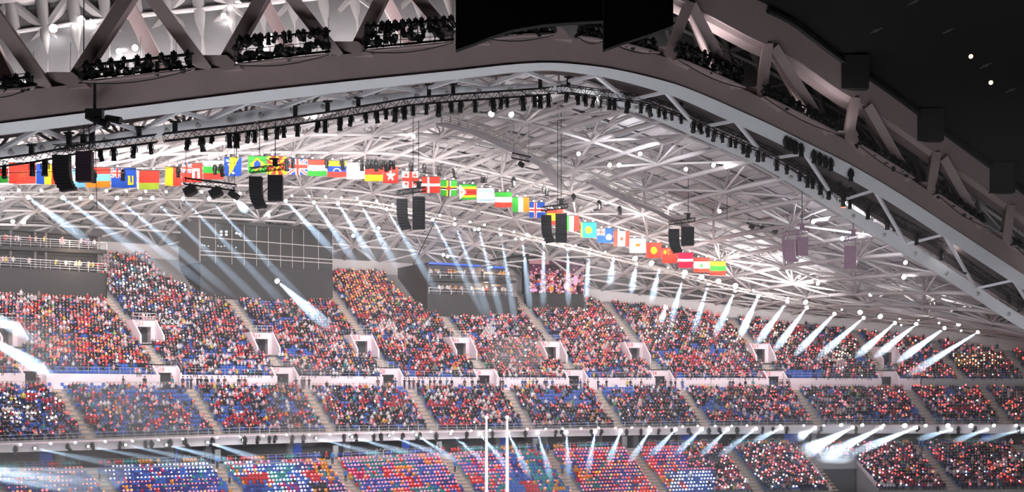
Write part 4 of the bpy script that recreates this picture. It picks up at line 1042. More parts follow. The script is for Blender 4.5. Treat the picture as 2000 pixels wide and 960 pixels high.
# --- full figures for the nearest spectators and for everybody who stands or sits apart
def skin_person(name, joints, edges, radii, root_i=0, sub=1):
    me = bpy.data.meshes.new(name); me.from_pydata(joints, edges, []); o = bpy.data.objects.new(name, me); COL.objects.link(o)
    o.modifiers.new('s', 'SKIN'); md = o.modifiers.new('d', 'SUBSURF'); md.levels = sub; md.render_levels = sub
    for i, r in enumerate(radii): me.skin_vertices[0].data[i].radius = r if isinstance(r, tuple) else (r, r)
    me.skin_vertices[0].data[root_i].use_root = True
    dg = bpy.context.evaluated_depsgraph_get(); dg.update(); out = bpy.data.meshes.new_from_object(o.evaluated_get(dg)); bpy.data.objects.remove(o)
    return out
def make_person(kind):
    sit = kind.startswith('sit'); hz = .50 if sit else .95
    J = [(0, 0, hz), (0, .01, hz + .22), (0, .02, hz + .42), (0, .02, hz + .53), (0, .035, hz + .60), (0, .045, hz + .70), (0, .04, hz + .79)]
    R_ = [(.15, .12), (.14, .11), (.17, .115), (.075, .07), (.052, .052), (.082, .095), (.065, .075)]
    E = [(0, 1), (1, 2), (2, 3), (3, 4), (4, 5), (5, 6)]; hands = []
    for sx in (-1, 1):
        b = len(J)
        if kind == 'sit_raised': a = [(.20 * sx, .02, hz + .43), (.30 * sx, .16, hz + .40), (.22 * sx, .26, hz + .66)]
        elif kind == 'sit_clap': a = [(.20 * sx, .02, hz + .43), (.27 * sx, .12, hz + .22), (.06 * sx, .36, hz + .34)]
        elif kind == 'sit': a = [(.20 * sx, .02, hz + .43), (.26 * sx, .05, hz + .18), (.13 * sx, .30, hz + .13)]
        elif kind == 'stand_lean': a = [(.20 * sx, .02, hz + .43), (.27 * sx, .10, hz + .20), (.20 * sx, .34, hz + .16)]
        elif kind == 'stand_photo': a = [(.20 * sx, .02, hz + .43), (.25 * sx, .16, hz + .28), (.07 * sx, .24, hz + .56)]
        else: a = [(.20 * sx, .02, hz + .43), (.25 * sx, .0, hz + .18), (.25 * sx, .07, hz - .07)]
        J += a; R_ += [.062, .05, .036]; E += [(2, b), (b, b + 1), (b + 1, b + 2)]; hands.append((a[1], a[2], sx))
    for sx in (-1, 1):
        b = len(J)
        if sit: J += [(.09 * sx, .04, hz - .02), (.11 * sx, .44, hz + .0), (.10 * sx, .46, .10), (.10 * sx, .58, .045)]
        else: J += [(.09 * sx, 0, hz - .08), (.095 * sx, .03, .50), (.10 * sx, -.01, .09), (.11 * sx, .13, .045)]
        R_ += [.095, .07, .052, .045]; E += [(0, b), (b, b + 1), (b + 1, b + 2), (b + 2, b + 3)]
    me = skin_person('person_' + kind, J, E, R_)
    v = [tuple(q.co) for q in me.vertices]; f = [tuple(p.vertices) for p in me.polygons]; bpy.data.meshes.remove(me)
    mb = MB(); mb.v = v
    hand_pts = [np.array(h[1]) for h in hands]
    for p in f:
        c = np.mean([v[i] for i in p], axis=0); m = 0
        if c[2] < hz - .04 or (sit and c[1] > .12 and c[2] < hz + .09): m = 1
        if c[2] > hz + .57: m = 2
        if min(np.linalg.norm(c - h) for h in hand_pts) < .06: m = 2
        mb.f.append(p); mb.m.append(m)
    # hands: palm with five fingers, nose, eyes, ears
    for el, wr, sx in hands:
        el, wr = np.array(el), np.array(wr); d = wr - el; d /= np.linalg.norm(d); x = np.cross(d, (0, 0, 1.0)); x /= np.linalg.norm(x) + 1e-9; y = np.cross(x, d)
        mb.path([wr, wr + d * .05, wr + d * .10], [.032, .042, .034], 6, 2)
        for k in range(4):
            b0 = wr + d * .09 + x * (k - 1.5) * .02; L = (.055, .07, .075, .06)[k]; mb.path([b0, b0 + d * L * .6, b0 + d * L + y * .015], [.0105, .0095, .007], 4, 2)
        b0 = wr + d * .04 - x * sx * .03; mb.path([b0, b0 - x * sx * .03 + d * .03, b0 - x * sx * .035 + d * .06], [.012, .011, .008], 4, 2)
    h = hz + .69
    mb.loft([ringpts((0, .115, h - .03), .018, .02, 4), ringpts((0, .12, h + .03), .009, .008, 4)], 2)
    for sx in (-.035, .035): mb.ball((sx, .118, h + .03), .013, 3, 5, 4)
    for sx in (-.09, .09): mb.ball((sx, .04, h + .0), .022, 2, 5, 4)
    mb.path([(-.03, .118, h - .06), (.03, .118, h - .06)], .007, 4, 3)
    body = mb.mesh('person_' + kind, ['coat', 'trousers', 'skin', 'hair'], smooth=True)
    hb = MB(); hb.loft([ringpts((0, .01, h - .02), .096, .10, 8), ringpts((0, .015, h + .06), .104, .112, 8), ringpts((0, .03, h + .12), .088, .095, 8), ringpts((0, .035, h + .155), .04, .045, 8)], 0)
    hair = hb.mesh('hair', ['hair'], smooth=True); hb2 = MB(); hb2.loft([ringpts((0, .02, h + .02), .11, .12, 8), ringpts((0, .03, h + .10), .108, .115, 8), ringpts((0, .03, h + .16), .08, .085, 8), ringpts((0, .03, h + .19), .02, .02, 8)], 0)
    hat = hb2.mesh('hat', ['coat'], smooth=True)
    return body, hair, hat, hz
PEOPLE = {k: make_person(k) for k in ('sit', 'sit_raised', 'sit_clap', 'stand', 'stand_lean', 'stand_photo')}
lm = MB(); v, t, g = LIGHT_T; lm.v = v.tolist(); lm.f = [tuple(q) for q in t]; lm.m = [0] * len(t)
LM = {q: lm.mesh('glow_light', [m]) for q, m in (('r', 'light_red'), ('o', 'light_orange'), ('p', 'light_pink'), ('w', 'light_white'), ('y', 'lens_warm'))}
LNAME = {'r': 'red', 'o': 'orange', 'p': 'pink', 'w': 'white', 'y': 'warm'}
def put_person(loc, ang, kind, coat, label, group, hat=None, light=None):
    body, hair, hatm, hz = PEOPLE[kind]
    o = link('person', body, None, loc); o.rotation_euler = (0, 0, ang); o.color = (*coat, 1); tag(o, label, 'person', group)
    if hat is not None: h = link('hat', hatm, o); h.color = (*hat, 1)
    else: link('hair', hair, o)
    if light:
        q = link('glow_light', LM[light], o, (0.05, .33, hz + rnd.uniform(.30, .62))); tag(q, '%s glowing light held in the hands' % LNAME[light])
    return o
TN = ['upper', 'middle', 'lower']
def rank_in_row(sel):
    out = {}; cnt = {}
    for i in sorted(sel, key=lambda q: px[q]):
        key = (T3[i], row[i]); cnt[key] = cnt.get(key, 0) + 1; out[i] = cnt[key]
    return out
rk = rank_in_row(np.where(person & inview)[0])
for i in pi:
    kind = 'sit' if pose[i] < .5 else ('sit_raised' if pose[i] < .75 else 'sit_clap')
    lt = lcol[i] if has_l[i] else None; hat = None if R4[i] < .55 else tuple(PC[rng.integers(len(PC))])
    lab = 'spectator in %s%s, %s row, %s tier, %s from the near end' % (PNAMES[ci[i]], ' with %s light' % LNAME[lt] if lt else '', nth(int(row[i]) + 1), TN[T3[i]], nth(rk[i]))
    put_person(tuple(P3[i]), face_ang[i] + jit[i], kind, tuple(PC[ci[i]]), lab, 'spectators nearest in the %s tier' % TN[T3[i]], hat, lt)
sm_v, sm_t, _ = SEAT_T; sb = MB(); sb.v = sm_v.tolist(); sb.f = [tuple(q) for q in sm_t]; sb.m = [0] * len(sm_t); SEATM = sb.mesh('stadium_seat', ['seat_obj'])
rk = rank_in_row(np.where(inview & (T3 == 2))[0])
for i in si:
    o = link('stadium_seat', SEATM, None, tuple(P3[i])); o.rotation_euler = (0, 0, face_ang[i]); o.color = (*SEATC[snames[sidx[i]]], 1)
    lt = lcol[i] if has_l[i] else None
    tag(o, '%s seat%s, %s row of lower tier, %s from near end' % (snames[sidx[i]], ' with %s light' % LNAME[lt] if lt else ' without light', nth(int(row[i]) + 1), nth(rk[i])), 'seat', 'patchwork seats of the lower tier')
    if lt: q = link('glow_light', LM[lt], o, (0, .02, .78)); q.scale = (.85, .85, .85); tag(q, '%s glowing light on the seat back' % LNAME[lt])

# --- people standing on the concourse in front of the pink wall
stand_px = [72, 240, 336, 390, 400, 425, 437, 466, 478, 548, 578, 740 - 460, 282, 357, 364, 372, 384, 392, 402, 412, 438, 470, 588, 593, 603, 737, 767, 772, 790, 798, 806, 816, 826, 838, 846, 858, 870, 882, 907, 922, 933, 948, 975, 981, 1019, 1026, 1033, 1040, 1046, 1062, 1068, 1078, 1116, 1124, 1133, 1146, 1166, 1184, 1224, 1230, 1250, 1291, 1299, 1310, 1319, 1332, 1425, 1430, 1454, 1471, 1508, 1515, 1521, 1528, 1535, 1541]
stand_px = sorted(set(stand_px))
for k, p in enumerate(stand_px):
    u = u_at(p, -0.9); q = p3(u, -0.9 - 0.5 * rnd.random(), 0); q[2] = float(zc_u(u)); n = nrm(u); kind = rnd.choice(['stand', 'stand', 'stand_lean', 'stand_photo'])
    c = rnd.choice([0, 0, 1, 1, 2, 6, 7, 10, 11, 9 if rnd.random() < .3 else 0])
    ang = math.atan2(n[0], -n[1]) + rnd.uniform(-.6, .6)
    d = min(range(len(LOW_DOORS)), key=lambda j: abs(LOW_DOORS[j] - 8 - p))
    put_person(tuple(q), ang, kind, tuple(PC[c]), 'person in %s by doorway %s of the pink wall, %s from the near end' % (PNAMES[c], SIGNS[d], nth(k + 1)), 'people standing along the pink wall', None if rnd.random() < .6 else tuple(PC[rnd.randrange(4)]))
# blue chair pairs along the wall
for k, p in enumerate((100, 125, 182, 205, 255, 318, 430, 500, 640, 900, 990, 1108, 1118, 1128, 1174, 1206, 1236, 1336, 1376, 1452, 1492, 1500)):
    u = u_at(p, -1.7); q = p3(u, -1.5, float(zc_u(u))); n = nrm(u)
    o = link('concourse_chair', sb.mesh('concourse_chair', ['seat_blue']) if k == 0 else bpy.data.meshes['concourse_chair'], None, tuple(q)); o.rotation_euler = (0, 0, math.atan2(n[0], -n[1]))
    tag(o, 'blue chair on the concourse walkway, %s along the pink wall from its near end' % nth(k + 1), 'chair', 'blue chairs on the concourse')
# guests in the boxes
for k, (x, y, z, a, n, deck, bx) in enumerate(BOX_SPOTS):
    c = rnd.choice([0, 3, 4, 4, 5, 8, 9, 11, 2, 12 if k == 3 else 4])
    put_person((x, y, z), math.atan2(n[0], -n[1]) + rnd.uniform(-.8, .8), rnd.choice(['stand', 'stand_lean', 'stand_photo']), tuple(PC[c]), 'guest in %s on the %s deck of the %s, %s in line' % (PNAMES[c], deck, bx, nth(k + 1)), 'guests in the %s' % bx)
# people in the lower concourse
for k in range(58):
    p = rnd.choice([rnd.uniform(425, 660), rnd.uniform(560, 900), rnd.uniform(700, 880), rnd.uniform(1000, 1220), rnd.uniform(1280, 1560), rnd.uniform(250, 420)])
    u = u_at(p, -12.0); r = rnd.uniform(-12.6, -9.5); q = p3(u, r, float(z_low(u, 0)) + .1); n = nrm(u); c = rnd.choice([0, 0, 1, 1, 2, 3, 6, 7])
    put_person(tuple(q), math.atan2(n[0], -n[1]) + rnd.uniform(-.5, .5), rnd.choice(['stand', 'stand', 'stand_lean']), tuple(PC[c]), 'person in %s standing in the shaded lower concourse, %s of the crowd' % (PNAMES[c], nth(k + 1)), 'people in the lower concourse')
# stewards in blue on the lower aisles
for k, (i, rr) in enumerate(((1, 2), (2, 0), (2, 4), (3, 0), (3, 5), (4, 4), (5, 0), (5, 6), (8, 1), (9, 0), (9, 1), (10, 6))):
    u = float(us(AISLE_LOW[i])); q = p3(u, -13.6 - .8 * rr - .4, float(z_low(u, rr)) + .04); n = nrm(u); c = 6 if i != 10 else 3
    put_person(tuple(q), math.atan2(n[0], -n[1]) + rnd.uniform(-.5, .5), 'stand', (.04, .18, .55) if c == 6 else (.6, .03, .03), 'steward in %s standing on the %s lower aisle, %s steward along' % ('blue' if c == 6 else 'red', nth(i + 1), nth(k + 1)), 'stewards on the lower aisles')
# low folded barrier panels on the lower concourse deck
mb = MB()
# ------------------------------------------------------------------ lamps, trusses, speakers, flags
def tmpl(fn, mats, name, smooth=False):
    mb = MB(); fn(mb); return mb.mesh(name, mats, smooth=smooth)
def _base(mb): mb.box((0, 0, -.10), .42, .32, .20); mb.box((0, 0, .06), .12, .12, .16)
def _yoke(mb):
    mb.box((0, 0, -.23), .66, .10, .06)
    for s in (-1, 1): mb.box((s * .31, 0, -.46), .06, .12, .44)
def _body(mb):
    rg = [(.16, .10), (.22, .02), (.24, -.25), (.22, -.62), (.27, -.80), (.25, -.88)]
    mb.loft([[(r * math.cos(2 * math.pi * i / 8), r * math.sin(2 * math.pi * i / 8), z + .1) for i in range(8)] for r, z in rg])
ML = [tmpl(_base, ['black_metal'], 'base'), tmpl(_yoke, ['black_metal'], 'yoke'), tmpl(_body, ['black_metal'], 'body', True)]
def _bbody(mb):
    rg = [(.12, .34), (.20, .30), (.24, .0), (.27, -.05)]
    mb.loft([[(r * math.cos(2 * math.pi * i / 8), r * math.sin(2 * math.pi * i / 8), z) for i in range(8)] for r, z in rg])
BB = tmpl(_bbody, ['black_metal'], 'body', True)
def _lens(mb):
    rg = [(.26, -.03), (.26, -.07), (.15, -.12), (.02, -.135)]
    mb.loft([[(r * math.cos(2 * math.pi * i / 10), r * math.sin(2 * math.pi * i / 10), z) for i in range(10)] for r, z in rg])
LENS = {k: tmpl(_lens, [k], 'lens') for k in ('lens', 'lens_warm', 'lens_red', 'lens_amber')}
def moving_light(loc, yaw, tilt, label, group, sc=1.0, lit=None):
    t = thing('moving_light', label, 'stage light', tuple(loc), group); t.rotation_euler = (0, 0, yaw); t.scale = (sc,) * 3
    link('base', ML[0], t); link('yoke', ML[1], t); b = link('body', ML[2], t, (0, 0, -.42)); b.rotation_euler = (tilt, 0, 0)
    if lit:
        l = link('lens', LENS[lit], b, (0, 0, -.70)); tag(l, 'lit lens')
    return t
def truss_run(pts, size, name, label, group, mt='black_metal', step=None, parts_label=None):
    """box truss along a polyline: four chords, each a part, plus the lacing"""
    pts = [np.array(p, float) for p in pts]; t = thing(name, label, 'truss', tuple(pts[0]), group)
    d = np.gradient(np.array(pts), axis=0); off = []
    for k in range(len(pts)):
        dd = d[k] / np.linalg.norm(d[k]); x = np.cross(dd, (0, 0, 1.0)); x /= np.linalg.norm(x); y = np.cross(x, dd); off.append((x, y))
    cs = []
    for sx, sy in ((-1, -1), (1, -1), (1, 1), (-1, 1)):
        line = [p + (o[0] * sx + o[1] * sy) * size / 2 for p, o in zip(pts, off)]; cs.append(line); mb = MB(); mb.path(line, size * .085, 5); part('chord', mb, [mt], t)
    L = np.concatenate([[0], np.cumsum([np.linalg.norm(b - a) for a, b in zip(pts, pts[1:])])]); st = step or size; K = max(2, int(L[-1] / st)); mb = MB()
    def atl(line, s): return np.array([np.interp(s, L, [q[i] for q in line]) for i in range(3)])
    for k in range(K):
        s0, s1 = L[-1] * k / K, L[-1] * (k + 1) / K
        for a, b in ((0, 1), (1, 2), (2, 3), (3, 0)):
            A, B = (a, b) if k % 2 == 0 else (b, a); mb.path([atl(cs[A], s0), atl(cs[B], s1)], size * .045, 3, 0, False)
        if k % 4 == 0:
            for a, b in ((0, 1), (1, 2), (2, 3), (3, 0)): mb.path([atl(cs[a], s0), atl(cs[b], s0)], size * .05, 3, 0, False)
    part('lacing', mb, [mt], t, kind='stuff'); return t
# --- main lighting truss hanging along the roof edge
Y_tr = table({-100: 330, 0: 317, 62: 309, 110: 300, 180: 286, 305: 270, 500: 247, 640: 226, 800: 198, 900: 190, 1000: 183, 1075: 178, 1095: 172, 1150: 180, 1250: 193, 1330: 218, 1400: 250, 1500: 295, 1600: 350, 1700: 402, 1800: 455, 1850: 487, 1900: 525, 2000: 590, 2150: 690}, 9)
def trp(p, dy=0.0): return U(p, float(Y_tr(p)) + dy, float(D_ring(p)) - 2.0)
segs = [(-60, 180), (184, 306), (320, 500), (503, 690), (693, 880), (883, 1078), (1092, 1250), (1253, 1440), (1443, 1640), (1643, 1838), (1842, 2060)]
for k, (a, b) in enumerate(segs):
    truss_run([trp(p) for p in np.linspace(a, b, 9)], 0.72 if a < 1000 else .8, 'lighting_truss', 'black box truss under the roof edge, %s section from the near end' % nth(k + 1), 'lighting truss along the roof edge')
ring_lights = [8, 63, 88, 196, 222, 262, 294, 367, 394, 414, 448, 462, 485, 498, 519, 542, 554, 581, 621, 635, 664, 686, 714, 735, 754, 772, 789, 807, 833, 857, 881, 900, 928, 962, 979, 990, 1021, 1044, 1055, 1071, 1107, 1128, 1142, 1160, 1172, 1190, 1200, 1226, 1252, 1267, 1287, 1298, 1312, 1330, 1355, 1367, 1382, 1396, 1410, 1427, 1437, 1452, 1462, 1481, 1492, 1517, 1537, 1562, 1577, 1587, 1602, 1620, 1646, 1660, 1695, 1733, 1747, 1789, 1839, 1885, 1926, 1969, 1992]
for k, p in enumerate(ring_lights):
    q = trp(p) - np.array([0, 0, .42]); s = rnd.uniform(.8, 1.25) * (1.0 if p < 1450 else 1.15)
    moving_light(q, rnd.uniform(-.7, .7), rnd.choice([0, .1, -.15, .3, -.45, .7]), 'black moving light under the roof-edge truss, %s from its near end' % nth(k + 1), 'moving lights on the roof-edge truss', s, 'lens_red' if p == 1646 else ('lens' if p in (222, 196, 414) else None))
for k, p in enumerate((1536, 1545, 1554, 1565, 1590, 1601, 1612, 1623, 1662)):
    q = chord(p, 4, -.3) ; moving_light(q, rnd.uniform(-.3, .3), rnd.uniform(-.1, .1), 'black moving light under the arch chord, %s of a short row' % nth(k + 1), 'moving lights under the arch chord', 1.25)
for k, (p, h) in enumerate(((62, 1.0), (135, 1.6), (180, 2.2), (272, 1.1), (342, 1.2), (577, 1.5), (640, 1.3), (700, 1.1), (838, 1.5), (885, 1.3), (1055, 1.6), (1110, 1.2), (1330, 1.2), (1450, 1.2), (1640, 1.5), (1660, 1.5), (1838, 1.2), (1990, 1.8))):
    c = trp(p) + np.array([0, 0, .4 + h / 2]); t = thing('chain_hoist', 'black chain hoist on the roof-edge truss, %s from its near end' % nth(k + 1), 'hoist', tuple(c), 'chain hoists on the roof-edge truss')
    mb = MB(); mb.box(c - np.array([0, 0, h * .15]), .42, .42, h * .7); part('motor', mb, ['black_metal'], t)
    mb = MB(); mb.box(c + np.array([0, 0, h * .3]), .9, .3, .16); part('bracket', mb, ['black_metal'], t)
    mb = MB(); mb.path([c + np.array([0, 0, h * .3]), c + np.array([0, .5, 9.0])], .025, 3); part('chain', mb, ['black'], t)

# --- equipment platforms standing on the arch chord
def platform(k, a, b, nf, hgt, label, seed):
    r = random.Random(seed); A, B = chord(a, -hc(a) - 2, -1.2), chord(b, -hc(b) - 2, -1.2)
    t = thing('lighting_platform', label, 'platform', tuple(A), 'lighting platforms on the arch'); d = B - A; L = np.linalg.norm(d); d /= L
    pp = [chord(p, -hc(p) - 2, -1.2) for p in np.linspace(a, b, 7)]
    mb = MB()
    for u_, w_ in zip(pp, pp[1:]): mb.beam(u_, w_, 1.2, .14)
    part('deck', mb, ['taupe_shade_steel'], t)
    mb = MB()
    for h in (.55, 1.1): mb.path([q + np.array([0, -.95, h]) for q in pp], .04, 4)
    for s in np.linspace(0, 1, int(L / 1.1) + 1): q = A + (B - A) * s; j = int(round(s * 6)); q = q + (pp[j] - (A + (B - A) * j / 6)); mb.path([q + np.array([0, -.95, 0]), q + np.array([0, -.95, 1.1])], .035, 4)
    part('railing', mb, ['black_metal'], t)
    mb = MB()
    for h in (.35, hgt): mb.path([q + np.array([0, 0, h]) for q in pp], .12, 5)
    for s in np.linspace(.02, .98, max(3, int(L / 1.6))): j = s * 6; q = A + (B - A) * s + (pp[int(round(j))] - (A + (B - A) * round(j) / 6)); mb.path([q, q + np.array([0, 0, hgt])], .07, 4)
    part('rack', mb, ['black_metal'], t)
    mb = MB()
    for s in np.linspace(.04, .96, max(3, int(L / .9))):
        j = s * 6; q = A + (B - A) * s + (pp[int(round(j))] - (A + (B - A) * round(j) / 6)); mb.box(q + np.array([0, r.uniform(-.4, .4), r.uniform(.3, hgt * .6)]), r.uniform(.3, .8), .5, r.uniform(.3, .7))
    part('control_box', mb, ['black_metal'], t, kind='stuff')
    mb = MB()
    for i in range(int(nf * 2.2)):
        s = (i + .5) / (nf * 2.2); j = s * 6; q = A + (B - A) * s + (pp[int(round(j))] - (A + (B - A) * round(j) / 6)); z = r.uniform(.3, .9) * hgt
        mb.path([q + np.array([r.uniform(-.2, .2), r.uniform(-.6, .3), z]), q + np.array([r.uniform(-.6, .6), r.uniform(-.6, .3), z - r.uniform(.2, .7)])], [.22, .3], 6)
    part('small_lamp', mb, ['black_metal'], t, kind='stuff')
    for i in range(nf):
        s = (i + .5) / nf; j = s * 6; q = A + (B - A) * s + (pp[int(round(j))] - (A + (B - A) * round(j) / 6)) + np.array([r.uniform(-.1, .1), -.35, hgt + .25])
        moving_light(q, r.uniform(-.6, .6), r.choice([0, .4, .8, -.5, 1.1, -.9]), 'black moving light on the %s arch platform, %s of its row' % (nth(k + 1), nth(i + 1)), 'moving lights on the arch platforms', r.uniform(.9, 1.15), None)
    mb = MB(); mb.path([q + np.array([0, -1.0, -.25 - .5 * math.sin(math.pi * i / 6)]) for i, q in enumerate(pp)], .06, 4); part('cable', mb, ['black'], t)
    return t
for k, (a, b, nf, h, lab) in enumerate(((-40, 66, 5, 1.0, 'black lighting platform at the low end of the arch'), (160, 378, 9, 1.5, 'railed lighting platform with a lamp hanging below it'), (462, 645, 13, 2.3, 'crowded black lighting platform on the near half of the arch'),
        (712, 886, 13, 2.4, 'crowded black lighting platform next to the black drape'), (955, 1082, 8, 1.7, 'lighting platform under the curved drape edge'), (1128, 1178, 4, 1.5, 'short lighting platform in the gap between drapes'), (1190, 1282, 6, 1.3, 'lighting platform under the slanting drape edge'),
        (1322, 1450, 11, 2.0, 'dense black lighting platform just past the crown'), (1490, 1632, 9, 1.4, 'railed lighting platform on the falling side of the arch'), (1676, 1780, 7, 1.1, 'small dark lighting platform far down the arch'), (1828, 1922, 7, 1.2, 'dim lighting platform at the far end of the arch'), (1978, 2060, 4, 1.1, 'dark lighting platform at the very end of the arch'))):
    platform(k, a, b, nf, h, lab, 40 + k)
c = chord(185, -10, -1.6); t = thing('followspot_rig', 'black follow-spot cluster hanging below the railed platform', 'stage light', tuple(c))
mb = MB(); mb.path([c + np.array([0, 0, 2.2]), c + np.array([0, 0, -1.6])], .14, 5); part('post', mb, ['black_metal'], t)
for dx, dz, ln in ((-.4, -.9, .9), (.3, -1.2, 1.0), (1.0, -.9, 1.4)):
    mb = MB(); q = c + np.array([dx, 0, dz]); mb.path([q, q + np.array([ln, -.3, -.35])], [.28, .36], 7); part('lamp_body', mb, ['black_metal'], t)
mb = MB(); mb.box(c + np.array([0, 0, -.6]), 1.5, .8, .9); part('housing', mb, ['black_metal'], t)
mb = MB(); mb.path([c + np.array([0, 0, -1.6]), c + np.array([0.2, 0, -9.0])], .03, 4); part('cable', mb, ['black'], t)

# --- line-array loudspeakers
SPK = [(108, 148, 303, 372, 150, 181, 296, 355, 128, 'speaker', 'speaker_dusk', 'the nearest pair, one side dusky purple'), (490, 521, 345, 406, 524, 552, 342, 392, 152, 'speaker', 'speaker', 'the pair beside the dark green flag'), (777, 803, 388, 447, 806, 830, 384, 447, 170, 'speaker', 'speaker', 'the pair hanging under the cross-marked flag'),
       (1059, 1084, 420, 473, 1085, 1107, 417, 473, 182, 'speaker', 'speaker', 'the pair hiding a red and yellow flag'), (1308, 1333, 447, 493, 1331, 1355, 443, 479, 198, 'speaker', 'speaker', 'the pair above the red flags at the end of the row'), (1531, 1558, 469, 512, 1556, 1577, 463, 498, 182, 'speaker_purple_light', 'speaker_purple_light', 'the pair coloured as purple-lit'), (1650, 1671, 480, 524, None, 0, 0, 0, 188, 'speaker_purple_light', None, 'the lone one coloured as purple-lit')]
for k, (x0, x1, y0, y1, s0, s1, sy0, sy1, D, m1, m2, lab) in enumerate(SPK):
    P = U((x0 + x1) / 2, y0, D); sc = D / F; t = thing('line_array', 'black hanging line-array loudspeakers, ' + lab if m1 == 'speaker' else 'hanging line-array loudspeakers, ' + lab, 'speaker', tuple(P), 'hanging line-array loudspeakers')
    def stack(xa, xb, ya, yb, curved, mt, nm):
        w = (xb - xa) * sc; H = (yb - ya) * sc; n = 11; x = (xa + xb) / 2; mb = MB(); pos = U(x, ya, D) - np.array([w * .18 if curved else 0, 0, 0]); ang = 0.0
        for i in range(n):
            h = H / n * 1.0; ang = (i / n) ** 2 * .85 if curved else 0.0
            dx = np.array([math.cos(ang * .0), 0, 0]); ax = np.array([math.cos(ang * .6), 0, math.sin(ang * .6) * .35]); ww = w * .40 if curved else w * .5
            c = pos + np.array([0, .0, -h / 2]); mb.obox(c, ax * ww, (0, .45, 0), np.array([0, 0, 1.0]) * h * .455, 0)
            mb.obox(c + np.array([0, .1, 0]), ax * ww * .93, (0, .40, 0), np.array([0, 0, 1.0]) * h * .5, 0)
            pos = pos + np.array([w * .42 * (ang ** 1.5) * .62 if curved else 0, 0, -h])
        part(nm, mb, [mt], t)
    stack(x0, x1, y0, y1, True if s0 else False, m1, 'curved_array' if s0 else 'array')
    if s0: stack(s0, s1, sy0, sy1, False, m2, 'straight_array')
    xl, xr = x0 - 2, (s1 if s0 else x1) + 2; fm = 'black_metal' if m1 == 'speaker' else 'speaker_purple_light'
    A, B = U(xl, y0 - 8, D), U(xr, y0 - 15, D); mb = MB()
    for dy in (-.35, .35):
        for dz in (0, .5): mb.path([A + np.array([0, dy, dz]), B + np.array([0, dy, dz])], .06, 4)
    for i in range(9):
        q = A + (B - A) * i / 8; mb.path([q + np.array([0, -.35, .5 * (i % 2)]), q + (B - A) / 8 * (i < 8) + np.array([0, -.35, .5 * ((i + 1) % 2)])], .04, 3)
        mb.path([q + np.array([0, -.35, 0]), q + np.array([0, .35, .5])], .04, 3)
    part('frame', mb, [fm], t)
    mb = MB(); q = A + (B - A) * .75; mb.box(q + np.array([0, 0, .8]), .5, .5, .8); mb.box(q + np.array([-.1, 0, 1.2]), 1.0, .4, .15); part('hoist', mb, [fm], t)
    mb = MB(); mb.path([q + np.array([0, 0, 1.0]), q + np.array([0, 0, 14.0])], .055, 4); part('cable', mb, ['black'], t)
    mb = MB(); q2 = U(x0, y0 - 2, D); mb.path([q2, q2 + np.array([0, 0, -.3])], .05, 4); mb.path([U((s0 or x1) , (sy0 or y0) , D) + np.array([0, 0, .9]), U((s0 or x1), (sy0 or y0) + 2, D)], .05, 4); part('hanger', mb, [fm], t)

# --- short drop trusses carrying floodlights
for k, (xa, ya, xb, yb, D, fl, lab) in enumerate(((360, 353, 461, 366, 140, ((372, 372), (422, 376), (457, 381)), 'three big floods under the flag row'), (1000, 303, 1036, 311, 175, ((1018, 321),), 'one flood in front of the roof catwalk'), (1460, 432, 1520, 446, 205, ((1468, 443), (1490, 446), (1513, 452)), 'three floods past the last flag'))):
    t = truss_run([U(xa, ya, D), U((xa + xb) / 2, (ya + yb) / 2, D), U(xb, yb, D)], .6, 'flood_bar', 'short black truss with ' + lab, 'short flood trusses')
    for i, (x, y) in enumerate(fl):
        q = U(x, y, D); w = .62 if k == 0 else .5; mb = MB(); ax = np.array([.75, 0, .35]) if i < 2 and k == 0 else np.array([.55, 0, -.35]); mb.obox(q, ax * w * 1.15, (0, w, 0), np.cross(ax, (0, -1.0, 0)) * w * .72)
        mb.obox(q + ax * w * .2, ax * w * .7, (0, w * 1.06, 0), np.cross(ax, (0, -1.0, 0)) * w * .8); part('flood', mb, ['black'], t)
        mb = MB(); mb.path([q, q + np.array([0, 0, .75])], .07, 4); part('bracket', mb, ['black'], t)
    mb = MB(); q = U(xb - 3, yb, D); mb.path([q, q + np.array([0, 0, 11.0])], .03, 4); q = U(xa + 3, ya, D); mb.path([q, q + np.array([0, 0, 11.0])], .03, 4); part('cable', mb, ['black'], t)

# --- row of national flags
D_fl = table({-60: 139, 0: 143, 240: 151, 500: 166, 1000: 196, 1417: 225, 1600: 238}, 60)
r_, g_, b_, y_, o_, w_, k_, sk_, gr_ = (.85, .07, .05), (.06, .40, .06), (.03, .09, .45), (.95, .62, .04), (.90, .25, .03), (.90, .88, .88), (.02, .02, .02), (.20, .50, .80), (.45, .60, .06)
def inb(v, a, b): return a <= v < b
def hst(*cs): return lambda u, v: cs[min(int((1 - v) * len(cs)), len(cs) - 1)]
def vst(*cs): return lambda u, v: cs[min(int(u * len(cs)), len(cs) - 1)]
def cross(bg, c, x, y, w, c2=None, w2=0): 
    def f(u, v):
        if c2 and (abs(u - x) < w2 or abs(v - y) < w2 * 1.4): return c2
        return c if (abs(u - x) < w or abs(v - y) < w * 1.4) else bg
    return f
def jack(u, v):
    if abs(u - .5) < .075 or abs(v - .5) < .11: return r_
    if abs(u - .5) < .13 or abs(v - .5) < .19: return w_
    d = min(abs(u - v), abs(u - (1 - v)))
    return r_ if d < .05 else (w_ if d < .13 else b_)
def disc(base, c, x, y, rad):
    return lambda u, v: c if ((u - x) ** 2 + ((v - y) * .85) ** 2) < rad * rad else base(u, v)
def star(base, c, x, y, R, n=5, k=.42):
    def f(u, v):
        dx, dy = u - x, (v - y) * .85; d = math.hypot(dx, dy); a = (math.atan2(dx, dy) % (2 * math.pi / n)) / (2 * math.pi / n); e = abs(a - .5) * 2
        return c if d < R * (k + (1 - k) * e ** 1.3) else base(u, v)
    return f
solid = lambda c: (lambda u, v: c)
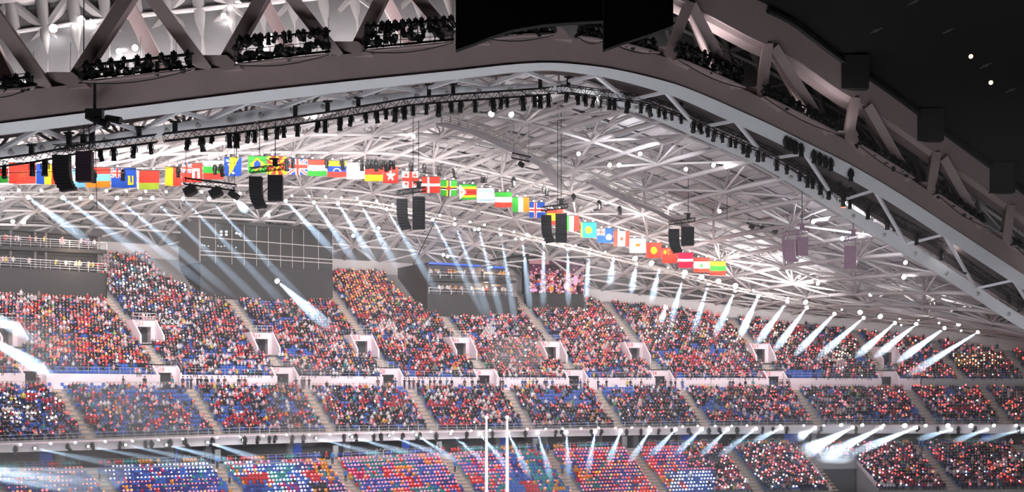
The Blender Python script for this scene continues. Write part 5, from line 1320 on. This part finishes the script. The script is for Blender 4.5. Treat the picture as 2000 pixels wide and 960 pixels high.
def ensign(bg, em): return lambda u, v: jack(u / .5, (v - .5) / .5) if (u < .5 and v > .5) else em(u, v)
def georgia(u, v):
    if abs(u - .5) < .10 or abs(v - .5) < .12: return r_
    for x in (.24, .76):
        for y in (.24, .76):
            if (abs(u - x) < .035 and abs(v - y) < .12) or (abs(v - y) < .045 and abs(u - x) < .10): return r_
    return w_
def zimb(u, v):
    if u < .42 * (1 - abs(v - .5) * 2): return (.9, .3, .2) if math.hypot(u - .13, v - .5) < .10 else w_
    return hst(g_, y_, r_, (.5, .02, .02), r_, y_, g_)(u, v)
def israel(u, v):
    if inb(v, .12, .24) or inb(v, .76, .88): return (.35, .55, .80)
    return (.55, .70, .9) if abs(math.hypot(u - .5, (v - .5) * .85) - .13) < .035 else w_
def bosnia(u, v):
    if u > .30 and (u - .30) / .55 + 0 < v and u < .85: return y_
    return w_ if abs(u - .10 - v * 0 - (1 - v) * .5) < .07 and int(v * 9) % 2 else b_
def macedonia(u, v):
    d = math.hypot(u - .5, v - .5); a = math.atan2(v - .5, u - .5)
    return y_ if d < .18 or (abs(((a / (math.pi / 4)) + .5) % 1 - .5) < .22 and d > .22) else r_
def brazil(u, v):
    if math.hypot(u - .5, (v - .5) * .8) < .18: return b_
    return y_ if abs(u - .5) / .43 + abs(v - .5) / .42 < 1 else g_
def venez(u, v):
    d = math.hypot(u - .5, (v - .33) * 1.0)
    return w_ if abs(d - .20) < .03 and v > .36 else hst(y_, b_, r_)(u, v)
def dominica(u, v):
    if math.hypot(u - .5, v - .5) < .12: return r_
    for c, o in ((y_, -.07), (k_, 0.0), (w_, .07)):
        if abs(u - .5 - o) < .036 or abs(v - .5 + o) < .045: return c
    return g_
def leb(u, v):
    if v < .26 or v > .74: return r_
    return g_ if abs(u - .5) < (.68 - v) * .35 and .34 < v < .68 else w_
def canada(u, v):
    if u < .25 or u > .75: return r_
    return star(solid(w_), r_, .5, .5, .20, 7, .4)(u, v) if v > .38 else (r_ if abs(u - .5) < .02 and v > .27 else w_)
def cyprus(u, v): return o_ if ((u - .48 - (v - .5) * .5) / .19) ** 2 + ((v - .54) / .10) ** 2 < 1 else w_
def bvi(u, v): return y_ if abs(u - .78) < .11 and .14 < v < .62 and not (abs(u - .78) < .04 and v > .25) else b_
def bermuda(u, v):
    if abs(u - .7) < .17 and .22 < v < .75: return w_ if abs(u - .7) > .06 or v > .6 else r_
    return jack(u / .5, (v - .5) / .5) if u < .5 and v > .5 else r_
FL = [(-22, 16, 315, 356, hst(w_, r_, g_), 'striped white, red and green'), (17, 70, 318, 358, star(solid(r_), (.62, .12, .06), .5, .45, .2, 5), 'plain orange-red with a faint dark emblem'), (71, 116, 321, 359, disc(vst(b_, y_, r_), (.7, .35, .05), .5, .5, .12), 'of blue, yellow and red uprights'), (142, 166, 330, 365, hst(sk_, w_, sk_), 'striped pale blue and white'),
      (168, 216, 327, 365, hst(r_, sk_, o_), 'striped red, pale blue and orange'), (217, 266, 328, 366, ensign(b_, bvi), 'dark blue ensign with a yellow-green crest'), (268, 311, 333, 369, lambda u, v: w_ if u < .10 else (r_ if v > .34 else gr_), 'red over green with a pale hoist strip'), (323, 353, 326, 362, vst(y_, r_), 'of yellow and orange-red halves'),
      (355, 395, 319, 355, bermuda, 'red ensign with a white shield'), (397, 437, 313, 349, hst(w_, g_, r_), 'striped white, green and red'), (438, 472, 307, 343, bosnia, 'blue with a yellow triangle and white stars'), (484, 521, 305, 337, brazil, 'green with a yellow diamond and blue disc'), (522, 560, 305, 340, macedonia, 'red with yellow sun rays'), (562, 600, 309, 340, jack, 'blue with red and white crossed bars'),
      (601, 637, 312, 343, hst(r_, w_, g_), 'striped red, white and green'), (640, 676, 314, 345, venez, 'striped yellow, blue and red with white stars'), (677, 712, 317, 349, star(solid(w_), (.85, .82, .5), .5, .5, .3, 8, .5), 'white with a pale yellow emblem'), (713, 747, 323, 353, lambda u, v: k_ if v > .78 else (r_ if v > .42 else y_), 'red over yellow under black lamps'), (748, 778, 326, 357, star(solid(r_), w_, .5, .47, .32, 5, .35), 'red with a white five-petalled flower'),
      (785, 819, 334, 366, georgia, 'white with five red crosses'), (824, 859, 345, 376, cross(r_, w_, .36, .5, .06), 'red with a white cross'), (860, 893, 352, 382, dominica, 'green with a striped cross and red disc'), (897, 931, 360, 389, zimb, 'striped green, yellow and red with white triangle'), (932, 965, 367, 395, israel, 'white with two pale blue stripes'), (967, 999, 375, 404, hst(g_, w_, r_), 'striped green, white and red'),
      (1001, 1033, 385, 413, vst(g_, w_, o_), 'of green, white and orange uprights'), (1034, 1064, 395, 424, cross(b_, w_, .4, .5, .10, r_, .05), 'blue with a red and white cross'), (1068, 1100, 408, 438, lambda u, v: y_ if .25 < v < .75 else r_, 'red and yellow, hidden by speakers'), (1101, 1131, 421, 450, vst(g_, w_, r_), 'of green, white and red uprights'), (1134, 1165, 434, 463, disc(lambda u, v: y_ if u < .08 else (.05, .50, .48), y_, .5, .5, .2), 'turquoise with a yellow sun'),
      (1166, 1197, 446, 473, ensign(b_, disc(solid(b_), w_, .75, .4, .18)), 'dark blue ensign with a white disc'), (1199, 1229, 451, 480, canada, 'white with red ends and a red leaf'), (1230, 1261, 465, 493, cyprus, 'white with a small orange shape'), (1262, 1292, 474, 503, disc(solid(r_), y_, .5, .5, .2), 'red with a yellow disc'), (1293, 1323, 484, 513, star(star(star(solid(r_), y_, .2, .72, .14), y_, .40, .85, .05), y_, .42, .62, .05), 'red with small yellow stars'),
      (1324, 1354, 493, 522, lambda u, v: w_ if .40 < v < .60 else (.62, .03, .08), 'dark red with a narrow white band'), (1355, 1386, 503, 531, leb, 'red and white with a green tree'), (1387, 1417, 510, 537, hst(y_, g_, r_), 'striped yellow, green and red')]
_bd = MB(); _bd.ball((0, 0, 0), .16, 0, 6, 4); LAMPB = _bd.mesh('lamp', ['lens_warm'])
for k, (xa, xb, ya, yb, fn, lab) in enumerate(FL):
    DA, DB = float(D_fl(xa)), float(D_fl(xb)); A, B = U(xa, yb, DA), U(xb, yb, DB); H = (yb - ya) / F * (DA + DB) / 2
    sl = (1.5 if xa < 480 else (-2.0 if xa < 760 else 1.5)) * DA / F
    t = thing('flag', 'hanging flag ' + lab, 'flag', tuple((A + B) / 2 + np.array([0, 0, H])), 'national flags hanging in a row under the roof')
    d = (B - A); nrmv = np.array([-d[1], d[0], 0]); nrmv /= np.linalg.norm(nrmv); nx, ny = 44, 34; ph = rnd.uniform(0, 6)
    gv = []; gf = []; gc = []
    for j in range(ny + 1):
        for i in range(nx + 1):
            u, v = i / nx, j / ny; p = A + d * u + np.array([0, 0, H * v]) + nrmv * .09 * math.sin(u * 9 + ph + v * 1.5) * (1.1 - v) + np.array([0, 0, -.05 * math.sin(math.pi * u) * (1 - v)])
            gv.append(tuple(p - np.array(t.location)))
    for j in range(ny):
        for i in range(nx):
            b = j * (nx + 1) + i; gf.append((b, b + 1, b + nx + 2, b + nx + 1)); gc += [(*fn((i + .5) / nx, (j + .5) / ny), 1)] * 4
    me = bpy.data.meshes.new('cloth'); me.from_pydata(gv, [], gf); me.materials.append(M['flagcloth']); ca = me.color_attributes.new('Col', 'FLOAT_COLOR', 'CORNER'); ca.data.foreach_set('color', np.array(gc, float).ravel())
    me.polygons.foreach_set('use_smooth', [True] * len(gf)); me.update(); link('cloth', me, t)
    mb = MB(); mb.path([A + np.array([0, 0, H + .03]), B + np.array([0, 0, H + .03])], .04, 5); part('pole', mb, ['black_metal'], t)
    if k % 3 == 1:
        q = (A + B) / 2 - nrmv * 2.6 + np.array([0, 0, H + 1.6]); area('flag_wash', tuple(q), tuple((A + B) / 2 + np.array([0, 0, H * .5])), 8.0, .5, 800, (1.0, .93, .86))
    mb = MB()
    for s in (.2, .8): q = A + d * s + np.array([0, -.15, H + .05]); mb.path([q, q + np.array([0, .1, .8])], .018, 3)
    part('cord', mb, ['black'], t)
    for s in (.28, .78):
        q = A + d * s + np.array([0, -.35, H + .16]) - np.array(t.location); mb = MB(); link('lamp', LAMPB, t, tuple(q)).scale = (.8, .8, .7)
# cables that carry the flags
mb = MB()
Yc = table({-60: 335, 0: 338, 150: 333, 300: 330, 420: 322, 510: 312, 600: 309, 800: 314, 900: 330, 1000: 350, 1100: 378, 1200: 405}, 20)
mb.path([U(p, float(Yc(p)), float(D_fl(p)) - 2.5) for p in np.arange(-60, 1210, 20)], .045, 4)
o = part('suspension_cable', mb, ['black'], None); tag(o, 'black cable sagging across in front of the flags', 'cable')
for k, p in enumerate((110, 183, 240, 348, 420, 432, 560, 572, 638, 668, 707, 718, 726, 735, 745, 753, 762, 769, 803, 829, 858, 888, 943, 948, 1003, 1062, 1068, 1120, 1170, 1210)):
    y = float(Yc(p)) if p < 1000 else float(Yc(p)) - 6; q = U(p, y + 1, float(D_fl(p)) - 2.5)
    moving_light(q, rnd.uniform(-.6, .6), rnd.choice([0, 0, .1, .5]), 'black moving light on the flag cable, %s from its near end' % nth(k + 1), 'moving lights on the flag cable', rnd.uniform(.85, 1.15))

# --- beam lights: lamp, lens, real spot lamp and the smoke its beam hangs in
def cone_mesh(L, half, r0=.13):
    mb = MB(); n = 12; prof = []
    for s in (0, .03, .12, .3, .5, .66, .78, .87, .94, .985, 1.0):
        w = r0 + L * s * math.tan(half) if s < .66 else None
        if w is None: e = (s - .66) / .34; w = (r0 + L * .66 * math.tan(half)) * (1.0 - e ** 2.2) * (1 + .25 * e) + .002
        prof.append((w, -L * s))
    mb.loft([[(w * math.cos(2 * math.pi * i / n), w * math.sin(2 * math.pi * i / n), z) for i in range(n)] for w, z in prof[::-1]]); return mb
def beam_light(A, Bp, width, power, label, group, hm='beam', lens='lens', lsc=1.0, col=(.68, .84, 1.0), light=True, spot_half=None):
    A = np.array(A); Bp = np.array(Bp); d = Bp - A; L = np.linalg.norm(d); half = math.atan(width / 2 / (L * .66))
    t = thing('beam_light', label, 'stage light', tuple(A), group); t.rotation_euler = Vector(d).to_track_quat('-Z', 'Y').to_euler()
    link('body', BB, t); l = link('lens', LENS[lens], t); l.scale = (lsc,) * 3; tag(l, 'lit lens')
    b = link('beam', cone_mesh(L, half).mesh('beam', [hm]), t, (0, 0, -.16)); tag(b, 'beam of light in the smoke', kind='stuff')
    if light:
        s = bpy.data.lights.new('spot', 'SPOT'); s.energy = power; s.color = col; s.spot_size = 2 * half * 1.35; s.spot_blend = .35; s.shadow_soft_size = .12
        link('spot', s, t, (0, 0, -.32))
    return t
D_cat = table({-60: 144, 0: 148, 240: 156, 500: 171, 1000: 202, 1417: 231, 1910: 240, 2100: 243}, 60)
UPB = [(55, 385, 185, 480), (122, 385, 330, 535), (178, 385, 430, 580), (228, 386, 470, 590), (297, 386, 560, 640), (357, 387, 600, 640), (408, 387, 640, 640), (460, 389, 482, 413), (558, 392, 660, 500), (613, 395, 700, 520), (660, 397, 735, 520), (704, 398, 780, 530), (755, 408, 860, 580), (845, 428, 960, 640), (888, 437, 965, 640), (935, 447, 985, 640), (978, 457, 1010, 650),
       (1020, 466, 1037, 615), (1062, 475, 1060, 605), (1109, 486, 1110, 600), (1151, 494, 1143, 590), (1198, 505, 1190, 560), (1243, 515, 1232, 575), (1287, 527, 1272, 590), (1335, 540, 1308, 635), (1384, 554, 1352, 655), (1436, 568, 1394, 660), (1481, 578, 1443, 662), (1538, 588, 1475, 675), (1576, 600, 1508, 690), (1630, 612, 1548, 697), (1687, 620, 1592, 702), (1748, 630, 1668, 700), (1790, 632, 1705, 700), (1845, 640, 1750, 708), (1910, 648, 1768, 736)]
BP = 2.0e5
for k, (x, y, x2, y2) in enumerate(UPB):
    D = float(D_cat(x)); dl = 26 if x < 1300 else 16 + 0 * x; pw = BP * (2.6 if x < 1180 else (2.2 if x < 1500 else (2.0 if x < 1800 else 3.0))); w = .72 if x < 1180 else (.85 if x < 1400 else 1.05)
    beam_light(U(x, y, D), U(x2, y2, D - dl), w, pw, 'beam light shining down from the roof catwalk, %s from its near end' % nth(k + 1), 'beam lights on the roof catwalk', 'beam' if x < 1480 else 'beam_strong', lsc=.9 if x < 1480 else 1.2)
LOB = [(68, 875, 235, 908), (172, 871, 385, 911), (245, 868, 430, 908), (325, 868, 460, 902), (405, 863, 520, 900), (475, 859, 600, 890), (617, 855, 770, 895), (687, 853, 820, 890), (760, 850, 880, 895), (813, 848, 900, 905), (880, 846, 960, 915), (937, 846, 1003, 925), (992, 844, 1038, 938), (1050, 844, 1078, 940), (1106, 843, 1112, 940), (1163, 842, 1147, 925), (1213, 841, 1187, 905), (1270, 839, 1228, 905), (1320, 838, 1270, 890), (1371, 837, 1318, 888), (1422, 837, 1365, 892), (1477, 836, 1400, 893), (1527, 835, 1470, 862), (1592, 835, 1563, 852), (1666, 834, 1588, 874), (1722, 834, 1628, 882), (1790, 834, 1660, 886), (1858, 838, 1790, 858), (1928, 838, 1860, 862), (1998, 838, 1905, 862)]
def fas_D(p): u = u_at(p, -11.6); return float(pu(u, -11.6)[1])
for k, (x, y, x2, y2) in enumerate(LOB):
    D = fas_D(x); big = 1640 < x < 1830; pw = BP * (1.4 if x < 900 else (1.0 if x < 1500 else 1.0)) * (2.0 if big else 1.0)
    A = U(x, y, D); beam_light(A, U(x2, y2, D - 14), 1.15 if big else (.6 if x < 900 else .8), pw, 'beam light shining down from the balcony fascia, %s from its near end' % nth(k + 1), 'beam lights on the balcony fascia', 'beam_strong' if big else 'beam', lsc=1.1 if x > 900 else .7)
for k, (x, y, x2, y2, w) in enumerate(((-150, 862, 190, 920, 1.5), (-170, 880, 170, 937, 1.8), (-190, 905, 150, 950, 2.2), (-110, 560, 75, 668, 1.0), (-60, 640, 110, 735, 1.2))):
    D = fas_D(0) - 4 if y > 800 else 152; beam_light(U(x, y, D), U(x2, y2, D - 8), w, BP * 3.0, 'thick smoky beam entering past the near end, %s of them' % nth(k + 1), 'smoky beams at the near end', 'beam_strong' if y > 800 else 'beam', lsc=1.0)
# other beams
beam_light(U(541, 548, tier_D(541, 578) - 3), U(650, 645, tier_D(541, 578) - 20), 1.7, BP * 2.4, 'bright spotlight in front of the dark base of the glazed box', 'loose beam lights', 'beam', lsc=1.5)
beam_light(U(1300, 600, 226), U(1291, 628, 214), .8, BP * .8, 'single spotlight above the crowd where the back row meets the parapet', 'loose beam lights', 'beam', lsc=1.3)
# --- wash lights: bright dots along catwalk and fascia
def wash(x, y, D, r, label, group, lens='lens'):
    P = U(x, y, D); t = thing('wash_light', label, 'stage light', tuple(P), group); t.rotation_euler = (-math.pi / 2 + .5, 0, rnd.uniform(-.3, .3)); t.scale = (r / .26,) * 3
    link('body', BB, t); l = link('lens', LENS[lens], t); tag(l, 'lit lens'); return t
DOTS = [(37, 371), (81, 371), (124, 371), (208, 372), (247, 372), (285, 373), (5, 386, 'w'), (157, 386, 'w'), (274, 387, 'w'), (325, 374), (394, 374), (469, 377), (570, 382), (604, 383), (636, 384), (667, 386), (698, 387), (736, 392), (724, 403), (767, 399), (859, 420), (888, 427), (918, 433), (946, 439), (976, 447), (1004, 452), (1034, 460), (927, 448, 'w'), (1007, 466), (1064, 466), (1124, 479), (1153, 486), (1182, 492), (1240, 504, 'B'), (1272, 513, 'B'), (1305, 522), (1338, 531, 'B'), (1370, 540, 'B'), (1403, 548, 'B'), (1436, 557, 'B'), (1471, 566), (1539, 581), (1573, 589, 'B'), (1644, 604), (1680, 609, 'B'), (1719, 617, 'B'), (1757, 622), (1760, 634), (1802, 609, 'w'), (1794, 625), (1834, 630, 'w'), (1872, 632, 'B'), (1912, 637), (1933, 640, 'w'), (1954, 640, 'w'), (1877, 645, 'w')]
for k, q in enumerate(sorted(DOTS)):
    f = q[2] if len(q) > 2 else ''
    wash(q[0], q[1], float(D_cat(q[0])) + .8, {'': .17, 'w': .20, 'B': .42}[f], 'small bright lamp on the roof catwalk, %s from its near end' % nth(k + 1), 'bright lamps on the roof catwalk', 'lens_warm' if f == 'w' else 'lens')
FD = [(40, 866), (99, 864), (147, 862), (206, 860), (259, 859), (310, 857), (357, 855), (424, 852), (469, 851), (515, 849), (560, 847), (604, 847), (645, 846), (683, 846), (727, 844), (768, 843), (807, 842), (842, 841), (883, 840), (920, 839), (957, 838), (991, 838), (1030, 836), (1066, 836), (1099, 835), (1135, 835), (1169, 834), (1202, 834), (1234, 833), (1268, 832), (1301, 832), (1333, 831), (1363, 830), (1397, 830), (1429, 830), (1459, 829), (1524, 829), (1570, 829), (1609, 829), (1643, 828, 1), (1684, 828, 1), (1725, 829, 1), (1767, 829, 2), (1808, 829, 1), (1851, 829, 2), (1896, 829, 2), (1941, 829, 1), (1984, 829, 1)]
for k, q in enumerate(FD):
    wash(q[0], q[1] + 1, fas_D(q[0]) - .25, .18 + .11 * (q[2] if len(q) > 2 else 0), 'small bright lamp under the fascia ledge, %s from its near end' % nth(k + 1), 'bright lamps on the fascia', 'lens')
for k, p in enumerate((30, 132, 180, 235, 284, 296, 332, 361, 415, 478, 504, 526, 538, 571, 593, 672, 695, 730, 744, 787, 820, 852, 912, 962, 1026, 1086, 1097, 1155, 1175, 1224, 1252, 1287, 1312, 1345, 1385, 1405, 1440, 1490, 1510, 1537, 1604, 1672, 1795, 1832, 1872, 1905, 1990)):
    D = fas_D(p) - .3; y = float(np.interp(p, [0, 500, 1000, 1500, 2000], [872, 851, 841, 833, 832])); moving_light(U(p, y, D), rnd.uniform(-.8, .8), rnd.choice([0, 0, .2, .8, -.8]), 'black moving light hanging on the fascia, %s from its near end' % nth(k + 1), 'moving lights on the fascia', rnd.uniform(.8, 1.1))
# catwalk rail carrying the beam lights
Ycw = table({-60: 380, 0: 380, 300: 381, 500: 385, 700: 394, 850: 421, 1000: 456, 1200: 502, 1417: 560, 1700: 618, 1910: 645, 2050: 665}, 25)
pts = [U(p, float(Ycw(p)), float(D_cat(p)) + 1.6) for p in np.arange(-60, 2060, 25)]
truss_run(pts, .55, 'catwalk_truss', 'thin grey lamp truss along the roof behind the flags', None, 'mullion', 1.2)
# --- lamps within the roof
RL = [(160, 38, 1.2), (178, 42, .8), (188, 43, .8), (104, 55, 1.3), (253, 91, 1.2), (264, 93, .9), (232, 100, .8), (437, 31, .9), (467, 9, 1.2), (528, 73, 1.3), (598, 226, .9), (612, 226, 1.1), (30, 152, .8), (58, 150, .9), (808, 266, .8), (960, 222, 1.0), (998, 223, 1.0), (1052, 195, 1.0), (1170, 192, .9), (1190, 322, .8), (1209, 322, .8), (1393, 322, .8), (1420, 323, 1.2), (1588, 432, .9), (1645, 465, .8), (1597, 553, .8), (1765, 540, 1.1), (1768, 512, .8), (1655, 515, .8), (1560, 540, .7), (1870, 487, .9), (1880, 480, .8), (245, 437, .8), (690, 460, .8), (525, 420, .8), (866, 497, .7), (874, 500, .7), (46, 433, .9), (25, 432, .8), (1310, 405, .7), (1405, 412, .7), (740, 445, .6), (1030, 458, .7), (1130, 300, .7), (1250, 300, .7), (1700, 575, .7), (1520, 500, .7), (1340, 330, .7)]
for k, (x, y, s) in enumerate(sorted(RL)):
    up2 = y < float(Y_cb(x)) - 30
    if up2:
        best = min(((abs(proj(shell2(p, v))[0] - x) + abs(proj(shell2(p, v))[1] - y)), p, v) for p in np.arange(x - 80, x + 130, 10) for v in np.linspace(0, 1, 16)); P = shell2(best[1], best[2]); P = U(x, y, P[1] - 1.2)
    else: P = roof_pt(x, y)
    t = thing('roof_floodlight', 'lit floodlight among the roof lattice, %s from the near end' % nth(k + 1), 'floodlight', tuple(P), 'floodlights within the roof lattice'); t.rotation_euler = (-math.pi / 2 + .35, 0, rnd.uniform(-.5, .5)); t.scale = (s * 1.1 + .3,) * 3
    link('body', BB, t); l = link('lens', LENS['lens_warm' if rnd.random() < .4 else 'lens'], t); tag(l, 'lit lens')
    if k % 2 == 0 or up2:
        pl_ = bpy.data.lights.new('lamp', 'POINT'); pl_.energy = 140 if not up2 else 60; pl_.shadow_soft_size = .4; pl_.color = (1, .95, .93); link('lamp', pl_, t, (0, 0, -1.2))
for k, (x, y) in enumerate(((1896, 110), (1935, 161))):
    P = U(x, y, 118); t = thing('roof_floodlight', 'small amber lamp alone on the black ceiling, %s one' % ('upper' if k == 0 else 'lower'), 'floodlight', tuple(P), 'amber lamps on the black ceiling'); t.rotation_euler = (-1.2, 0, 0); link('body', BB, t).scale = (.7,) * 3; link('lens', LENS['lens_amber'], t).scale = (.7,) * 3
for k, (x, y) in enumerate(((1782, 6), (1850, 62), (1922, 130), (1972, 178), (1708, 62))):
    P = U(x, y, 116); mb = MB()
    for j in range(2): q = P + np.array([.25 * j, 0, .18 * j]); mb.beam(q + np.array([-.35, 0, -.12]), q + np.array([.35, 0, .12]), .06, .06)
    o = part('metal_clip', mb, ['rail'], None); tag(o, 'pair of small silver clips on the black ceiling, %s from the top' % nth([0, 1, 2, 3, 1][k] + 1 if k < 4 else 5), 'clip', 'silver clips on the black ceiling')
# --- roof catwalk (railed gangway) across the lattice, lattice mast, wires
def gangway(pp, drop, label):
    pts = [roof_pt(x, y, drop) for x, y in pp]; L = 4; P = []
    for i in range(len(pts) - 1):
        for j in range(L): P.append(pts[i] + (pts[i + 1] - pts[i]) * j / L)
    P.append(pts[-1]); root = thing('gangway', label, 'catwalk', tuple(P[0]), 'gangways hung in the roof')
    mb = MB()
    for a, b in zip(P, P[1:]): mb.beam(a, b, 1.4, .18)
    part('deck', mb, ['grey_wall'], root); mb = MB()
    for s in (-.7, .7):
        for h in (.6, 1.2): mb.path([q + np.array([0, s, h]) for q in P], .05, 4)
        for q in P: mb.path([q + np.array([0, s, 0]), q + np.array([0, s, 1.2])], .045, 4)
    part('railing', mb, ['mullion'], root); return root
gangway([(862, 216), (930, 236), (1000, 268), (1060, 300), (1092, 340), (1100, 350)], 1.5, 'railed grey gangway curving through the roof under the truss')
gangway([(1150, 330), (1190, 352), (1230, 372), (1290, 395), (1345, 425)], 1.5, 'railed grey gangway in the roof past the crown')
truss_run([U(668, 530, 200), U(668, 430, 200), U(668, 340, 200)], .75, 'lattice_mast', 'upright black lattice mast standing behind the flags', None, step=.9)
for k, (x, ya, yb, D) in enumerate(((174, 215, 300, 128), (507, 190, 300, 150), (807, 220, 380, 168), (1089, 180, 400, 178), (1331, 250, 320, 190), (1560, 365, 455, 208), (1668, 395, 475, 214), (462, 195, 310, 150), (1420, 260, 430, 200), (1444, 320, 400, 204))):
    mb = MB(); mb.path([U(x, ya, D), U(x, yb, D)], .05, 4); o = part('hanging_cable', mb, ['black'], None); tag(o, 'thin black cable hanging from the roof, %s in the row from the near end' % nth(sorted([174, 507, 807, 1089, 1331, 1560, 1668, 462, 1420, 1444]).index(x) + 1), 'cable', 'cables hanging from the roof')
mb = MB(); mb.path([U(870, 390, 190), U(803, 525, 230)], .07, 4); o = part('guy_rope', mb, ['black'], None); tag(o, 'slanting black rope down to the blue-roofed box', 'cable')
mb = MB(); mb.beam(U(960, 508, 226), U(1032, 497, 222), .3, .3); mb.beam(U(986, 505, 225), U(986, 524, 225), .3, .3); o = part('boom_arm', mb, ['black_metal'], None); tag(o, 'black boom arm between the blue-roofed box and the screen', 'boom')
truss_run([U(1790, 625, 236), U(1880, 607, 225), U(1955, 588, 212)], .35, 'spar_truss', 'long thin spar slanting up to the roof-edge truss', None, step=.8)
# --- flagpoles near the camera side
for k, (x, yt) in enumerate(((950, 815), (990.5, 815))):
    P = U(x, yt, 74); t = thing('flagpole', 'slim white flagpole, the %s of two in front of the seats' % ('plain' if k == 0 else 'thicker'), 'flagpole', (P[0], P[1], 0.0), 'flagpoles on the field')
    mb = MB(); mb.path([(P[0], P[1], 0), (P[0], P[1], P[2] * .9), (P[0], P[1], P[2])], [.13 if k == 0 else .17, .09 if k == 0 else .10, .06], 8); part('pole', mb, ['white_pole'], t, True)
    mb = MB(); mb.ball(P, .13, 0, 8, 6); part('finial', mb, ['white_pole'], t, True); mb = MB(); mb.box((P[0], P[1], .1), .7, .7, .2); part('base_plate', mb, ['white_pole'], t)
# --- hand-held banner in the crowd
ub, rbn = tier_ur(326, 638); P = p3(ub, rbn - .3, float(z_up(ub, rbn)) + .55); a, n = tan(ub), nrm(ub)
t = thing('crowd_banner', 'dark banner with big white letters and a red stripe in the crowd', 'banner', tuple(P))
mb = MB(); mb.obox(P + up * .25 - n * .2, a * 1.3, n * .02, up * .5); part('cloth', mb, ['black'], t); mb = MB(); mb.obox(P - up * .42 - n * .22, a * 1.15, n * .02, up * .14); part('stripe', mb, ['sign_red'], t)
tm = text_mesh('QuQui', 1.0); tm.materials.append(M['white_pole']); q = link('lettering', tm, t); w = a * -1.25 - n * .26 - up * .05
q.matrix_local = Matrix(((a[0], 0, -n[0], w[0]), (a[1], 0, -n[1], w[1]), (0, 1, 0, w[2]), (0, 0, 0, 1)))
# --- drifting smoke
for k, (x, y, D, rx, ry, rz) in enumerate(((70, 920, 146, 10, 5, 3.4), (255, 810, 160, 10, 4, 5.5), (40, 690, 165, 8, 4, 4.5), (590, 780, 185, 5, 3, 6.5), (1640, 865, 212, 8, 3, 3.2), (1010, 690, 205, 5, 3, 2.6))):
    P = U(x, y, D); mb = MB(); rings = []
    for q in range(1, 10):
        th = math.pi * q / 10; rings.append([(P[0] + rx * math.sin(th) * math.cos(2 * math.pi * i / 16), P[1] + ry * math.sin(th) * math.sin(2 * math.pi * i / 16), P[2] - rz * math.cos(th)) for i in range(16)])
    mb.loft(rings); o = part('smoke', mb, ['smoke'], None, True); tag(o, ['drift of stage smoke low over the near seats', 'drift of stage smoke in front of the middle tier', 'thin smoke before the nearest doorway', 'smoke column crossing the middle tier', 'smoke around the bright fascia beams', 'thin smoke under the hospitality box'][k], 'smoke', kind='stuff')

mb = MB(); mb.box((0, 214, 26), 330, 160, 51.5); o = part('hall_haze', mb, ['air'], None); tag(o, 'thin even haze filling the lit hall', 'haze', kind='stuff')
